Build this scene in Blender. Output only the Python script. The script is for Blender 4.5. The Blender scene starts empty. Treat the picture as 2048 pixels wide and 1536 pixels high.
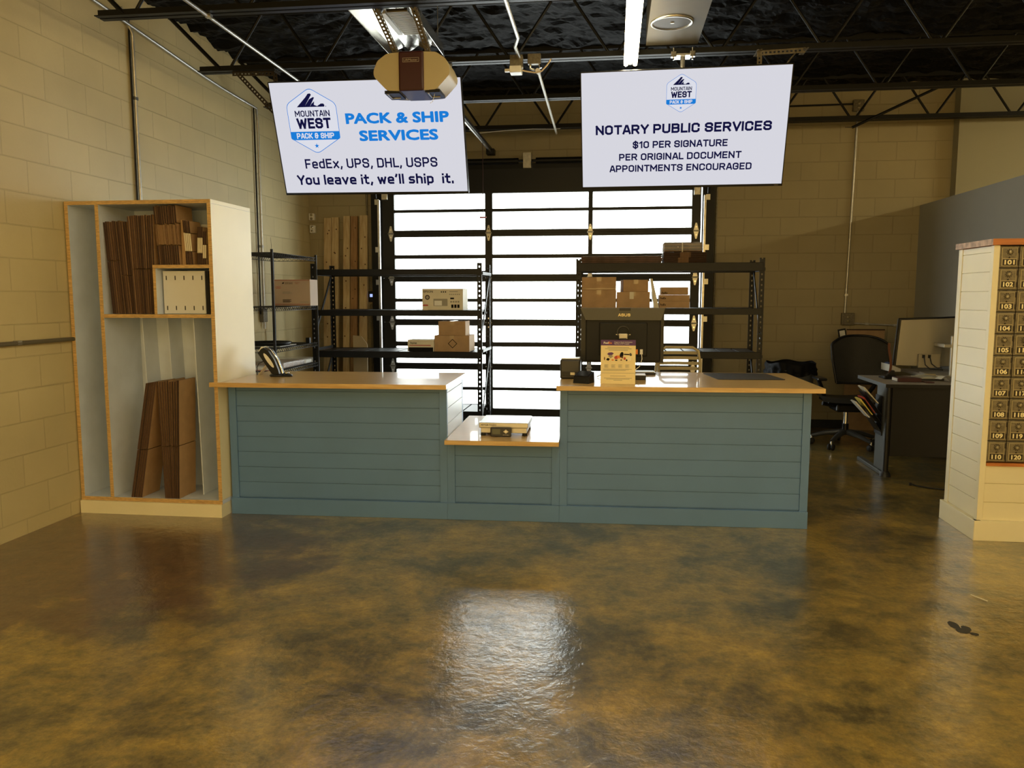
import bpy, bmesh, math, random
from mathutils import Vector, Matrix, Euler, noise
random.seed(7)
S = bpy.context.scene
COL = S.collection
PI = math.pi

# ------------------------------------------------------------------ camera, light, exposure
F = 1590.14
th, ya, ro = .1104, -.1267, -.0002
fw = Vector((math.sin(ya)*math.cos(th), math.cos(ya)*math.cos(th), -math.sin(th)))
r0 = Vector((math.cos(ya), -math.sin(ya), 0)); u0 = r0.cross(fw)
rr = r0*math.cos(ro)+u0*math.sin(ro); uu = u0*math.cos(ro)-r0*math.sin(ro)
cam = bpy.data.cameras.new('camera'); co = bpy.data.objects.new('camera', cam); COL.objects.link(co)
cam.sensor_width = 36; cam.lens = F*36/2048; cam.clip_start = .05; cam.clip_end = 100
co.matrix_world = Matrix(((rr.x, uu.x, -fw.x, 0), (rr.y, uu.y, -fw.y, 0), (rr.z, uu.z, -fw.z, 1.4903), (0, 0, 0, 1)))
S.camera = co
S.view_settings.view_transform = 'Standard'; S.view_settings.look = 'None'
S.view_settings.gamma = 1; S.view_settings.exposure = .42; S.view_settings.use_curve_mapping = False

w = bpy.data.worlds.new('world'); S.world = w; w.use_nodes = True
# bright overcast sky beyond the glass door (+Y), warm fill added through the open front (-Y)
WN, WL = w.node_tree.nodes, w.node_tree.links
_tc = WN.new('ShaderNodeTexCoord'); _sp = WN.new('ShaderNodeSeparateXYZ'); WL.new(_tc.outputs['Generated'], _sp.inputs[0])
_rp = WN.new('ShaderNodeValToRGB'); _mr = WN.new('ShaderNodeMapRange'); _mr.inputs[1].default_value = -1; _mr.inputs[2].default_value = 1
WL.new(_sp.outputs['Y'], _mr.inputs[0]); WL.new(_mr.outputs[0], _rp.inputs[0]); WL.new(_rp.outputs[0], WN['Background'].inputs[0])
_rp.color_ramp.elements[0].position = .35; _rp.color_ramp.elements[0].color = (.278, .180, .057, 1)
_rp.color_ramp.elements[1].position = .60; _rp.color_ramp.elements[1].color = (.93, 1, .97, 1)
WN['Background'].inputs[1].default_value = 7.0

def area(name, loc, rot, sx, sy, power, col, cast=True):
    l = bpy.data.lights.new(name, 'AREA'); l.shape = 'RECTANGLE'; l.size = sx; l.size_y = sy
    l.energy = power; l.color = col
    o = bpy.data.objects.new(name, l); o.location = loc; o.rotation_euler = rot; COL.objects.link(o); return o
p1 = area('door_portal', (-.85, 9.36, 1.45), (PI/2, 0, PI), 3.8, 2.95, 1, (1, 1, 1)); p1.data.cycles.is_portal = True
p2 = area('open_front_portal', (1.9, -3.95, 2.0), (PI/2, 0, 0), 11, 4.0, 1, (1, 1, 1)); p2.data.cycles.is_portal = True

# ------------------------------------------------------------------ materials
MATS = {}
def mat(name, col, rough=.6, metal=0, var=0, vscale=8, bump=0, bscale=60, emit=None, estr=1, coat=0, spec=.5, col2=None, stretch=None, alpha=None):
    if name in MATS: return MATS[name]
    m = bpy.data.materials.new(name); m.use_nodes = True; nt = m.node_tree; N = nt.nodes; L = nt.links
    b = N['Principled BSDF']; b.inputs['Base Color'].default_value = (*col, 1)
    b.inputs['Roughness'].default_value = rough; b.inputs['Metallic'].default_value = metal
    b.inputs['Coat Weight'].default_value = coat; b.inputs['Specular IOR Level'].default_value = spec
    tc = N.new('ShaderNodeTexCoord'); src = tc.outputs['Object']
    if stretch:
        mp = N.new('ShaderNodeMapping'); mp.inputs['Scale'].default_value = stretch; L.new(src, mp.inputs[0]); src = mp.outputs[0]
    if var or col2:
        n = N.new('ShaderNodeTexNoise'); n.inputs['Scale'].default_value = vscale; n.inputs['Detail'].default_value = 6; L.new(src, n.inputs['Vector'])
        r = N.new('ShaderNodeValToRGB'); c2 = col2 or tuple(c*(1-var) for c in col); c1 = col if col2 else tuple(min(1, c*(1+var*.5)) for c in col)
        r.color_ramp.elements[0].position = .35; r.color_ramp.elements[1].position = .65
        r.color_ramp.elements[0].color = (*c2, 1); r.color_ramp.elements[1].color = (*c1, 1)
        L.new(n.outputs['Fac'], r.inputs[0]); L.new(r.outputs[0], b.inputs['Base Color'])
    if bump:
        n2 = N.new('ShaderNodeTexNoise'); n2.inputs['Scale'].default_value = bscale; n2.inputs['Detail'].default_value = 4; L.new(src, n2.inputs['Vector'])
        bp = N.new('ShaderNodeBump'); bp.inputs['Strength'].default_value = bump; bp.inputs['Distance'].default_value = .01
        L.new(n2.outputs['Fac'], bp.inputs['Height']); L.new(bp.outputs[0], b.inputs['Normal'])
    if emit:
        b.inputs['Emission Color'].default_value = (*emit, 1); b.inputs['Emission Strength'].default_value = estr
    if alpha is not None: b.inputs['Alpha'].default_value = alpha
    MATS[name] = m; return m

def block_mat(name, ax, x0, z0, bw, bh, col):
    m = bpy.data.materials.new(name); m.use_nodes = True; nt = m.node_tree; N = nt.nodes; L = nt.links; b = N['Principled BSDF']
    tc = N.new('ShaderNodeTexCoord'); sp = N.new('ShaderNodeSeparateXYZ'); L.new(tc.outputs['Object'], sp.inputs[0])
    def off(out, v):
        a = N.new('ShaderNodeMath'); a.operation = 'SUBTRACT'; L.new(out, a.inputs[0]); a.inputs[1].default_value = v; return a.outputs[0]
    cb = N.new('ShaderNodeCombineXYZ'); L.new(off(sp.outputs[ax], x0), cb.inputs[0]); L.new(off(sp.outputs['Z'], z0), cb.inputs[1])
    br = N.new('ShaderNodeTexBrick'); L.new(cb.outputs[0], br.inputs['Vector'])
    br.inputs['Scale'].default_value = 1; br.inputs['Mortar Size'].default_value = .0045; br.inputs['Mortar Smooth'].default_value = .35
    br.inputs['Brick Width'].default_value = bw; br.inputs['Row Height'].default_value = bh; br.inputs['Bias'].default_value = 0
    br.inputs['Color1'].default_value = (*col, 1); br.inputs['Color2'].default_value = (*[c*.95 for c in col], 1)
    br.inputs['Mortar'].default_value = (*[c*.86 for c in col], 1)
    n = N.new('ShaderNodeTexNoise'); n.inputs['Scale'].default_value = 3; n.inputs['Detail'].default_value = 5; L.new(tc.outputs['Object'], n.inputs[0])
    mr = N.new('ShaderNodeMapRange'); mr.inputs[3].default_value = .88; mr.inputs[4].default_value = 1.08; L.new(n.outputs['Fac'], mr.inputs[0])
    mx = N.new('ShaderNodeVectorMath'); mx.operation = 'SCALE'; L.new(br.outputs['Color'], mx.inputs[0]); L.new(mr.outputs[0], mx.inputs['Scale'])
    L.new(mx.outputs[0], b.inputs['Base Color']); b.inputs['Roughness'].default_value = .55
    n2 = N.new('ShaderNodeTexNoise'); n2.inputs['Scale'].default_value = 45; n2.inputs['Detail'].default_value = 5; L.new(tc.outputs['Object'], n2.inputs[0])
    a = N.new('ShaderNodeMath'); a.operation = 'MULTIPLY'; a.inputs[1].default_value = -.9; L.new(br.outputs['Fac'], a.inputs[0])
    a2 = N.new('ShaderNodeMath'); a2.operation = 'MULTIPLY_ADD'; a2.inputs[1].default_value = .22; L.new(n2.outputs['Fac'], a2.inputs[0]); L.new(a.outputs[0], a2.inputs[2])
    bp = N.new('ShaderNodeBump'); bp.inputs['Strength'].default_value = .8; bp.inputs['Distance'].default_value = .006
    L.new(a2.outputs[0], bp.inputs['Height']); L.new(bp.outputs[0], b.inputs['Normal'])
    return m

def floor_mat():
    m = bpy.data.materials.new('stained_concrete'); m.use_nodes = True; nt = m.node_tree; N = nt.nodes; L = nt.links; b = N['Principled BSDF']
    tc = N.new('ShaderNodeTexCoord'); O = tc.outputs['Object']
    def ns(sc, det=6, dist=0, rgh=.6):
        n = N.new('ShaderNodeTexNoise'); n.inputs['Scale'].default_value = sc; n.inputs['Detail'].default_value = det
        n.inputs['Distortion'].default_value = dist; n.inputs['Roughness'].default_value = rgh; L.new(O, n.inputs[0]); return n.outputs['Fac']
    big = ns(1.7, 14, .2, .78)
    r = N.new('ShaderNodeValToRGB'); e = r.color_ramp.elements
    e[0].position = .38; e[0].color = (.065, .054, .022, 1); e[1].position = .64; e[1].color = (.42, .275, .055, 1)
    for p, c in ((.43, (.11, .082, .028, 1)), (.49, (.205, .148, .040, 1)), (.56, (.31, .205, .044, 1))):
        k = e.new(p); k.color = c
    L.new(big, r.inputs[0])
    fine = ns(9, 10, .3, .75); mr = N.new('ShaderNodeMapRange'); mr.inputs[1].default_value = .3; mr.inputs[2].default_value = .7; mr.inputs[3].default_value = .62; mr.inputs[4].default_value = 1.38; L.new(fine, mr.inputs[0])
    f3 = ns(38, 10, .2, .8); mr3 = N.new('ShaderNodeMapRange'); mr3.inputs[1].default_value = .3; mr3.inputs[2].default_value = .7; mr3.inputs[3].default_value = .66; mr3.inputs[4].default_value = 1.32; L.new(f3, mr3.inputs[0])
    mu = N.new('ShaderNodeMath'); mu.operation = 'MULTIPLY'; L.new(mr.outputs[0], mu.inputs[0]); L.new(mr3.outputs[0], mu.inputs[1])
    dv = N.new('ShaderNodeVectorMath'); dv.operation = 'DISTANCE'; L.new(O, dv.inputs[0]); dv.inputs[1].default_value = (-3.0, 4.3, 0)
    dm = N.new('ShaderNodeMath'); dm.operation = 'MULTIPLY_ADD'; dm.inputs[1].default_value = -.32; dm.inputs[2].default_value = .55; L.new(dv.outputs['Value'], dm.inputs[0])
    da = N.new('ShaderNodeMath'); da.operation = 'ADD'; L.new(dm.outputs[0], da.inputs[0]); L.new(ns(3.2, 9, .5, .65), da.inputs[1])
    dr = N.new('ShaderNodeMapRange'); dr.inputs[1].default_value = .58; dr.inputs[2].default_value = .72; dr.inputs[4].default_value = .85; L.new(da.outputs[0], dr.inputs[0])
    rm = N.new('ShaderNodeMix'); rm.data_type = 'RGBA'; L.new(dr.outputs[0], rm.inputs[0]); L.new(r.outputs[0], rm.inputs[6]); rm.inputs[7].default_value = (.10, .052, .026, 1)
    mx = N.new('ShaderNodeVectorMath'); mx.operation = 'SCALE'; L.new(rm.outputs[2], mx.inputs[0]); L.new(mu.outputs[0], mx.inputs['Scale'])
    L.new(mx.outputs[0], b.inputs['Base Color'])
    rg = N.new('ShaderNodeMapRange'); rg.inputs[3].default_value = .24; rg.inputs[4].default_value = .42; L.new(ns(6, 6), rg.inputs[0]); L.new(rg.outputs[0], b.inputs['Roughness'])
    b.inputs['Coat Weight'].default_value = 1; b.inputs['Coat IOR'].default_value = 1.6; b.inputs['Coat Roughness'].default_value = .15
    bp = N.new('ShaderNodeBump'); bp.inputs['Strength'].default_value = .55; bp.inputs['Distance'].default_value = .006
    L.new(bp.outputs[0], b.inputs['Coat Normal'])
    ad = N.new('ShaderNodeMath'); ad.operation = 'MULTIPLY_ADD'; ad.inputs[1].default_value = .35; L.new(ns(42, 3), ad.inputs[0]); L.new(ns(14, 5, .4), ad.inputs[2])
    L.new(ad.outputs[0], bp.inputs['Height']); L.new(bp.outputs[0], b.inputs['Normal'])
    return m

BLACK = mat('black_steel', (.004, .004, .004), .45, 0, .2, 20, spec=.3)
JOIST = mat('black_painted_joist', (.004, .004, .0035), .5, spec=.3)
GALV = mat('galvanised_steel', (.55, .54, .50), .3, .9, .15, 30)
CONDUIT = mat('conduit_steel', (.50, .49, .45), .38, .7, .1, 30)
CHROME = mat('chrome', (.8, .8, .8), .12, 1)
WHITE = mat('white_paint', (.80, .78, .72), .5, 0, .05, 3, .05, 40)
WHITE2 = mat('white_cabinet_paint', (.80, .79, .76), .45, 0, .08, 5, .08, 30)
WHITEIN = mat('white_cabinet_cool_bounce', (.66, .73, .84), .45, 0, .08, 5, .08, 30)  # cabinet white with the cool bounce light put into its colour
CREAM = mat('cream_paint', (.82, .76, .52), .45, 0, .03, 3)
TEAL = mat('blue_green_paint', (.106, .218, .43), .42, 0, .05, 3, .04, 30)
PLY = mat('plywood_edge', (.60, .39, .15), .5, 0, .35, 30, stretch=(1, 1, 12))
MAPLE = mat('maple_worktop', (.62, .42, .17), .28, 0, .0, 5, col2=(.50, .31, .11), stretch=(1.2, 14, 14), coat=.3)
ORANGEWOOD = mat('orange_wood', (.52, .17, .035), .4, 0, .2, 6, stretch=(1, 10, 10))
STONEWOOD = mat('pale_end_grain', (.50, .33, .20), .6, 0, .4, 20)
KRAFT = mat('kraft_cardboard', (.43, .275, .135), .75, 0, .10, 12, .05, 80)
KRAFTD = mat('cardboard_edge', (.048, .022, .010), .85, 0, .35, 90, .4, 200, stretch=(30, 1, 1))
KRAFTD2 = mat('cardboard_edge_mid', (.085, .042, .020), .85, 0, .35, 90, .4, 200, stretch=(30, 1, 1))
KRAFTM2 = mat('cardboard_edge_tan', (.24, .145, .07), .85)
KRAFTM = mat('cardboard_edge_light', (.17, .095, .042), .85, 0, .25, 60, .3, 200)
PALECARD = mat('white_carton', (.72, .66, .50), .6, 0, .05, 6)
TAPE = mat('packing_tape', (.50, .36, .20), .15, 0, .1, 10)
PLASTICW = mat('white_plastic', (.78, .76, .68), .35)
PLASTICB = mat('black_plastic', (.006, .006, .0065), .35, spec=.35)
RUBBER = mat('black_rubber', (.01, .01, .01), .7)
GREYD = mat('dark_grey_plastic', (.026, .026, .026), .4)
MESHB = mat('dark_mesh', (.028, .026, .020), .6, 0, .3, 200, .3, 300)
PINE = mat('pine_board', (.58, .45, .25), .55, 0, 0, 5, col2=(.44, .30, .14), stretch=(10, 10, .8))
PINED = mat('dark_pine_board', (.36, .20, .08), .55, 0, 0, 5, col2=(.24, .12, .04), stretch=(10, 10, .8))
BRASS = mat('aged_brass', (.17, .145, .095), .42, .4, .25, 60, .1, 150)
BRASSD = mat('dark_bronze', (.035, .026, .016), .5, .3)
BRASSL = mat('light_brass', (.33, .285, .17), .4, .4)
MAROON = mat('maroon_plastic', (.035, .003, .004), .4)
BEIGE = mat('beige_plastic', (.42, .35, .20), .45)
INK = mat('navy_ink', (.004, .004, .014), .9, spec=0)
INKB = mat('black_ink', (.01, .01, .01), .8, spec=.1)
SCREEN = mat('lit_screen', (0, 0, 0), .4, emit=(.50, .50, .55), estr=1.0, spec=.1)
SCRBLUE = mat('lit_blue', (0, 0, 0), .5, emit=(.008, .15, .50), estr=1.0, spec=0)
SCRNAVY = mat('lit_navy', (0, 0, 0), .5, emit=(.005, .005, .035), estr=1.0, spec=0)
SCRW = mat('lit_white', (0, 0, 0), .5, emit=(.53, .54, .60), estr=1.0, spec=0)
TUBE = mat('fluorescent_tube', (1, 1, 1), .5, emit=(1, .83, .50), estr=26)
TUBE2 = mat('bright_fluorescent_tube', (1, 1, 1), .5, emit=(1, .84, .50), estr=85)
GREYW = mat('grey_satin_wall', (.30, .30, .27), .30, 0, .05, 2)
DRYW = mat('pale_green_wall', (.31, .285, .19), .6)
DESKG = mat('desk_grey_metal', (.12, .13, .13), .35, .3)
DESKT = mat('desk_laminate', (.36, .32, .26), .4)
DESKD = mat('desk_dark_panel', (.012, .010, .007), .5)
TAN = mat('tan_plastic', (.42, .34, .17), .4)
PURPLE = mat('purple_print', (.08, .02, .13), .5)
YELP = mat('cream_print', (.80, .68, .36), .5)
REDP = mat('red_print', (.45, .05, .03), .5)
ORGP = mat('orange_print', (.75, .22, .03), .5)
GREYP = mat('grey_print', (.33, .30, .22), .6)
LEATHER = mat('brown_leather', (.16, .055, .02), .5)
BURG = mat('burgundy_cover', (.07, .02, .018), .5)
SILVER = mat('silver_plastic', (.52, .48, .38), .35, .5)
YELLOWP = mat('yellow_paper', (.75, .62, .12), .6)
def clear_mat(name, col, tr, rough=.15):
    m = bpy.data.materials.new(name); m.use_nodes = True; nt = m.node_tree; N = nt.nodes; L = nt.links; b = N['Principled BSDF']
    b.inputs['Base Color'].default_value = (*col, 1); b.inputs['Roughness'].default_value = rough
    t = N.new('ShaderNodeBsdfTransparent'); mx = N.new('ShaderNodeMixShader'); mx.inputs[0].default_value = tr
    L.new(b.outputs[0], mx.inputs[1]); L.new(t.outputs[0], mx.inputs[2]); L.new(mx.outputs[0], N['Material Output'].inputs[0]); return m
GLASS = clear_mat('frosted_pane', (.75, .78, .78), .88)
FILM = clear_mat('clear_film', (.8, .8, .8), .72, .12)

# ------------------------------------------------------------------ mesh builder
_TXT = {}
def text_geo(s, bold):
    k = (s, bold)
    if k not in _TXT:
        c = bpy.data.curves.new('t', 'FONT'); c.body = s; c.size = 1; c.offset = bold; c.resolution_u = 3
        o = bpy.data.objects.new('t', c); COL.objects.link(o); bpy.context.view_layer.update()
        me = bpy.data.meshes.new_from_object(o.evaluated_get(bpy.context.evaluated_depsgraph_get()))
        vs = [(v.co.x, v.co.y) for v in me.vertices]; fs = [tuple(p.vertices) for p in me.polygons]
        bpy.data.objects.remove(o); bpy.data.curves.remove(c); bpy.data.meshes.remove(me); _TXT[k] = (vs, fs)
    return _TXT[k]

class MB:
    def __init__(s): s.v = []; s.f = []; s.m = []; s.mats = []; s.smooth = []
    def mi(s, m):
        if m not in s.mats: s.mats.append(m)
        return s.mats.index(m)
    def add(s, vs, fs, m, M=None, smooth=False):
        o = len(s.v); i = s.mi(m)
        for v in vs:
            v = Vector(v); s.v.append(M @ v if M else v)
        for f in fs: s.f.append(tuple(o+k for k in f)); s.m.append(i); s.smooth.append(smooth)
        return s
    def box(s, x0, x1, y0, y1, z0, z1, m, M=None, bev=0, fm=None):
        if bev > 0:
            bm = bmesh.new(); bmesh.ops.create_cube(bm, size=1)
            for v in bm.verts: v.co = Vector(((x0+x1)/2+v.co.x*(x1-x0), (y0+y1)/2+v.co.y*(y1-y0), (z0+z1)/2+v.co.z*(z1-z0)))
            bmesh.ops.bevel(bm, geom=bm.edges[:], offset=bev, segments=2, affect='EDGES', profile=.5)
            bm.normal_update(); bm.verts.index_update()
            s.add([v.co.copy() for v in bm.verts], [tuple(v.index for v in f.verts) for f in bm.faces], m, M); bm.free(); return s
        vs = [(x0, y0, z0), (x1, y0, z0), (x1, y1, z0), (x0, y1, z0), (x0, y0, z1), (x1, y0, z1), (x1, y1, z1), (x0, y1, z1)]
        fs = {'b': (0, 3, 2, 1), 't': (4, 5, 6, 7), 'f': (0, 1, 5, 4), 'r': (1, 2, 6, 5), 'k': (2, 3, 7, 6), 'l': (3, 0, 4, 7)}
        for k, f in fs.items(): s.add(vs, [f], (fm or {}).get(k, m), M)
        return s
    def tube(s, pts, r, m, n=10, M=None, caps=True):
        pts = [Vector(p) for p in pts]; rs = r if isinstance(r, (list, tuple)) else [r]*len(pts); vs = []; up = None
        for i, p in enumerate(pts):
            d = (pts[min(i+1, len(pts)-1)]-pts[max(i-1, 0)]).normalized()
            if up is None: up = Vector((0, 0, 1)) if abs(d.z) < .9 else Vector((1, 0, 0))
            a = d.cross(up).normalized(); b = a.cross(d).normalized(); up = b
            for k in range(n):
                t = 2*PI*k/n; vs.append(p+a*math.cos(t)*rs[i]+b*math.sin(t)*rs[i])
        fs = [(i*n+k, i*n+(k+1) % n, (i+1)*n+(k+1) % n, (i+1)*n+k) for i in range(len(pts)-1) for k in range(n)]
        s.add(vs, fs, m, M, True)
        if caps: s.add(vs[:n], [tuple(range(n))], m, M); s.add(vs[-n:], [tuple(range(n-1, -1, -1))], m, M)
        return s
    def bar(s, a, b, w, h, m, M=None, up=(0, 0, 1)):
        a = Vector(a); b = Vector(b); d = (b-a); l = d.length; d.normalize(); u = Vector(up)
        if abs(d.dot(u)) > .98: u = Vector((0, 1, 0))
        x = d.cross(u).normalized(); z = x.cross(d)
        T = Matrix((( x.x, d.x, z.x, a.x), (x.y, d.y, z.y, a.y), (x.z, d.z, z.z, a.z), (0, 0, 0, 1)))
        s.box(-w/2, w/2, 0, l, -h/2, h/2, m, (M @ T) if M else T); return s
    def lathe(s, prof, m, c=(0, 0, 0), n=24, M=None, smooth=True):
        vs = []
        for r, z in prof:
            for k in range(n): t = 2*PI*k/n; vs.append((c[0]+r*math.cos(t), c[1]+r*math.sin(t), c[2]+z))
        fs = [(i*n+k, i*n+(k+1) % n, (i+1)*n+(k+1) % n, (i+1)*n+k) for i in range(len(prof)-1) for k in range(n)]
        s.add(vs, fs, m, M, smooth); return s
    def prism(s, poly, y0, y1, m, M=None, axis='y', side=None):
        n = len(poly)
        def P(a, b, y): return {'y': (a, y, b), 'x': (y, a, b), 'z': (a, b, y)}[axis]
        vs = [P(a, b, y0) for a, b in poly]+[P(a, b, y1) for a, b in poly]
        s.add(vs, [tuple(range(n)), tuple(range(2*n-1, n-1, -1))], m, M)
        s.add(vs, [(k, (k+1) % n, n+(k+1) % n, n+k) for k in range(n)], side or m, M); return s
    def grid(s, fn, nu, nv, m, M=None, smooth=True):
        vs = [fn(i/nu, j/nv) for j in range(nv+1) for i in range(nu+1)]
        s.add(vs, [(j*(nu+1)+i, j*(nu+1)+i+1, (j+1)*(nu+1)+i+1, (j+1)*(nu+1)+i) for j in range(nv) for i in range(nu)], m, M, smooth); return s
    def text(s, t, cx, cy, width, cap, m, M, bold=0, left=False):
        if bold > .012:
            d = bold*cap
            for i, (a, b) in enumerate(((-d, 0), (d, 0), (0, d*.8), (0, -d*.8), (-d*.7, d*.6), (d*.7, d*.6), (-d*.7, -d*.6), (d*.7, -d*.6))):
                s._text(t, cx+a, cy+b, (width-2*d) if width else width, cap-1.6*d, m, M @ Matrix.Translation((0, 0, .00012*(i+1))), 0, left)
        if bold: bold = 0
        s._text(t, cx, cy, width, cap, m, M, bold, left); return s
    def _text(s, t, cx, cy, width, cap, m, M, bold=0, left=False):
        """flat lettering in the local xy plane of M, centred on cx; cap = capital height"""
        vs, fs = text_geo(t, bold); hv, _ = text_geo('H', bold)
        x0 = min(v[0] for v in vs); x1 = max(v[0] for v in vs); hy = max(v[1] for v in hv); hb = min(v[1] for v in hv)
        sy = cap/(hy-hb); sx = width/(x1-x0) if width else sy
        ox = cx if left else cx-sx*(x1-x0)/2
        s.add([(ox+(a-x0)*sx, cy-cap/2+(b-hb)*sy, 0) for a, b in vs], fs, m, M); return s
    def build(s, name, parent=None, local=False, origin=None):
        me = bpy.data.meshes.new(name); vs = s.v
        loc = Vector((0, 0, 0))
        if parent is None and not local:
            if origin: loc = Vector(origin)
            else:
                xs = [v.x for v in vs]; ys = [v.y for v in vs]; zs = [v.z for v in vs]
                loc = Vector(((min(xs)+max(xs))/2, (min(ys)+max(ys))/2, min(zs)))
            vs = [v-loc for v in vs]
        elif parent is not None and not local:
            p = parent; W = Matrix.Identity(4)
            ch = []
            while p: ch.append(p); p = p.parent
            for q in reversed(ch): W = W @ q.matrix_basis
            Wi = W.inverted(); vs = [Wi @ v for v in vs]
        me.from_pydata([tuple(v) for v in vs], [], s.f)
        for m in s.mats: me.materials.append(m)
        me.polygons.foreach_set('material_index', s.m); me.polygons.foreach_set('use_smooth', s.smooth)
        me.update(); bm = bmesh.new(); bm.from_mesh(me)
        bm.to_mesh(me); bm.free()
        o = bpy.data.objects.new(name, me); COL.objects.link(o); o.location = loc
        if parent: o.parent = parent
        return o

# squared sign lettering: glyphs as centre lines on a unit-high cell
def _oct(w, c=.16, y0=0, y1=1): return [(c, y0), (w-c, y0), (w, y0+c), (w, y1-c), (w-c, y1), (c, y1), (0, y1-c), (0, y0+c)]
Q = .56
GL = {
 'A': (.60, [([(0, 0), (.24, 1), (.36, 1), (.60, 0)], 0), ([(.09, .27), (.51, .27)], 0)]),
 'B': (Q, [([(0, 0), (0, 1), (.42, 1), (.54, .9), (.54, .62), (.44, .53), (0, .53)], 0), ([(.44, .53), (Q, .42), (Q, .12), (.44, 0), (0, 0)], 0)]),
 'C': (Q, [([(Q, .28), (Q, .14), (.42, 0), (.14, 0), (0, .14), (0, .86), (.14, 1), (.42, 1), (Q, .86), (Q, .72)], 0)]),
 'D': (Q, [([(0, 0), (0, 1), (.42, 1), (Q, .86), (Q, .14), (.42, 0)], 1)]),
 'E': (.48, [([(.48, 0), (0, 0), (0, 1), (.48, 1)], 0), ([(0, .52), (.42, .52)], 0)]),
 'F': (.46, [([(0, 0), (0, 1), (.46, 1)], 0), ([(0, .48), (.40, .48)], 0)]),
 'G': (Q, [([(.32, .48), (Q, .48), (Q, .14), (.42, 0), (.14, 0), (0, .14), (0, .86), (.14, 1), (.42, 1), (Q, .86), (Q, .74)], 0)]),
 'H': (Q, [([(0, 0), (0, 1)], 0), ([(Q, 0), (Q, 1)], 0), ([(0, .52), (Q, .52)], 0)]),
 'I': (0, [([(0, 0), (0, 1)], 0)]),
 'K': (.54, [([(0, 0), (0, 1)], 0), ([(0, .5), (.18, .5), (.54, 1)], 0), ([(.18, .5), (.54, 0)], 0)]),
 'L': (.44, [([(0, 1), (0, 0), (.44, 0)], 0)]),
 'M': (.74, [([(0, 0), (0, 1), (.37, .32), (.74, 1), (.74, 0)], 0)]),
 'N': (.58, [([(0, 0), (0, 1), (.58, 0), (.58, 1)], 0)]),
 'O': (Q, [(_oct(Q), 1)]),
 'P': (.54, [([(0, 0), (0, 1), (.40, 1), (.54, .86), (.54, .56), (.40, .42), (0, .42)], 0)]),
 'R': (Q, [([(0, 0), (0, 1), (.42, 1), (Q, .87), (Q, .60), (.42, .46), (0, .46)], 0), ([(.32, .46), (Q, 0)], 0)]),
 'S': (Q, [([(0, .26), (0, .14), (.14, 0), (.42, 0), (Q, .14), (Q, .38), (.44, .50), (.12, .54), (0, .66), (0, .86), (.14, 1), (.42, 1), (Q, .86), (Q, .74)], 0)]),
 'T': (.56, [([(0, 1), (.56, 1)], 0), ([(.28, 0), (.28, 1)], 0)]),
 'U': (Q, [([(0, 1), (0, .14), (.14, 0), (.42, 0), (Q, .14), (Q, 1)], 0)]),
 'V': (.60, [([(0, 1), (.30, 0), (.60, 1)], 0)]),
 'W': (.86, [([(0, 1), (.20, 0), (.43, .85), (.66, 0), (.86, 1)], 0)]),
 'Y': (.58, [([(0, 1), (.29, .44), (.58, 1)], 0), ([(.29, .44), (.29, 0)], 0)]),
 '1': (.26, [([(0, .80), (.24, 1), (.24, 0)], 0)]),
 '0': (Q, [(_oct(Q), 1)]),
 '$': (Q, [([(0, .26), (0, .14), (.14, 0), (.42, 0), (Q, .14), (Q, .38), (.44, .50), (.12, .54), (0, .66), (0, .86), (.14, 1), (.42, 1), (Q, .86), (Q, .74)], 0), ([(.28, -.14), (.28, 1.14)], 0)]),
 '&': (.58, [([(.58, .5), (.30, .5), (.14, .5), (.04, .60), (.04, .88), (.14, 1), (.36, 1), (.46, .88)], 0), ([(.14, .5), (0, .40), (0, .12), (.14, 0), (.34, 0), (.46, .12), (.46, .62)], 0)]),
 ',': (.06, [([(.06, .06), (0, -.17)], 0)]), '.': (.0, [([(0, -.04), (0, .08)], 0)]), "'": (.06, [([(.06, 1.02), (0, .82)], 0)]),
 'a': (.46, [([(.04, .70), (.36, .70), (.46, .60), (.46, 0), (.12, 0), (0, .10), (0, .30), (.10, .40), (.46, .40)], 0)]),
 'd': (.46, [([(.46, 1.02), (.46, 0), (.12, 0), (0, .12), (0, .58), (.12, .70), (.46, .70)], 0)]),
 'e': (.46, [([(.44, 0), (.12, 0), (0, .12), (0, .58), (.12, .70), (.34, .70), (.46, .58), (.46, .34), (0, .34)], 0)]),
 'h': (.46, [([(0, 0), (0, 1.02)], 0), ([(0, .70), (.34, .70), (.46, .58), (.46, 0)], 0)]),
 'i': (0, [([(0, 0), (0, .62)], 0), ([(0, .99), (0, 1.00)], 0)]),
 'l': (0, [([(0, 0), (0, 1.02)], 0)]),
 'o': (.46, [(_oct(.46, .12, 0, .70), 1)]),
 'p': (.46, [([(0, -.22), (0, .70), (.34, .70), (.46, .58), (.46, .12), (.34, 0), (0, 0)], 0)]),
 's': (.42, [([(0, .02), (.32, 0), (.42, .10), (.42, .26), (.32, .35), (.10, .36), (0, .46), (0, .60), (.10, .70), (.40, .69)], 0)]),
 't': (.32, [([(.10, .98), (.10, .10), (.20, 0), (.32, 0)], 0), ([(-.04, .70), (.32, .70)], 0)]),
 'u': (.46, [([(0, .70), (0, .12), (.12, 0), (.46, 0)], 0), ([(.46, .70), (.46, 0)], 0)]),
 'v': (.48, [([(0, .70), (.24, 0), (.48, .70)], 0)]),
 'w': (.70, [([(0, .70), (.17, 0), (.35, .62), (.53, 0), (.70, .70)], 0)]),
 'x': (.46, [([(0, .70), (.46, 0)], 0), ([(.46, .70), (0, 0)], 0)]),
}
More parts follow.
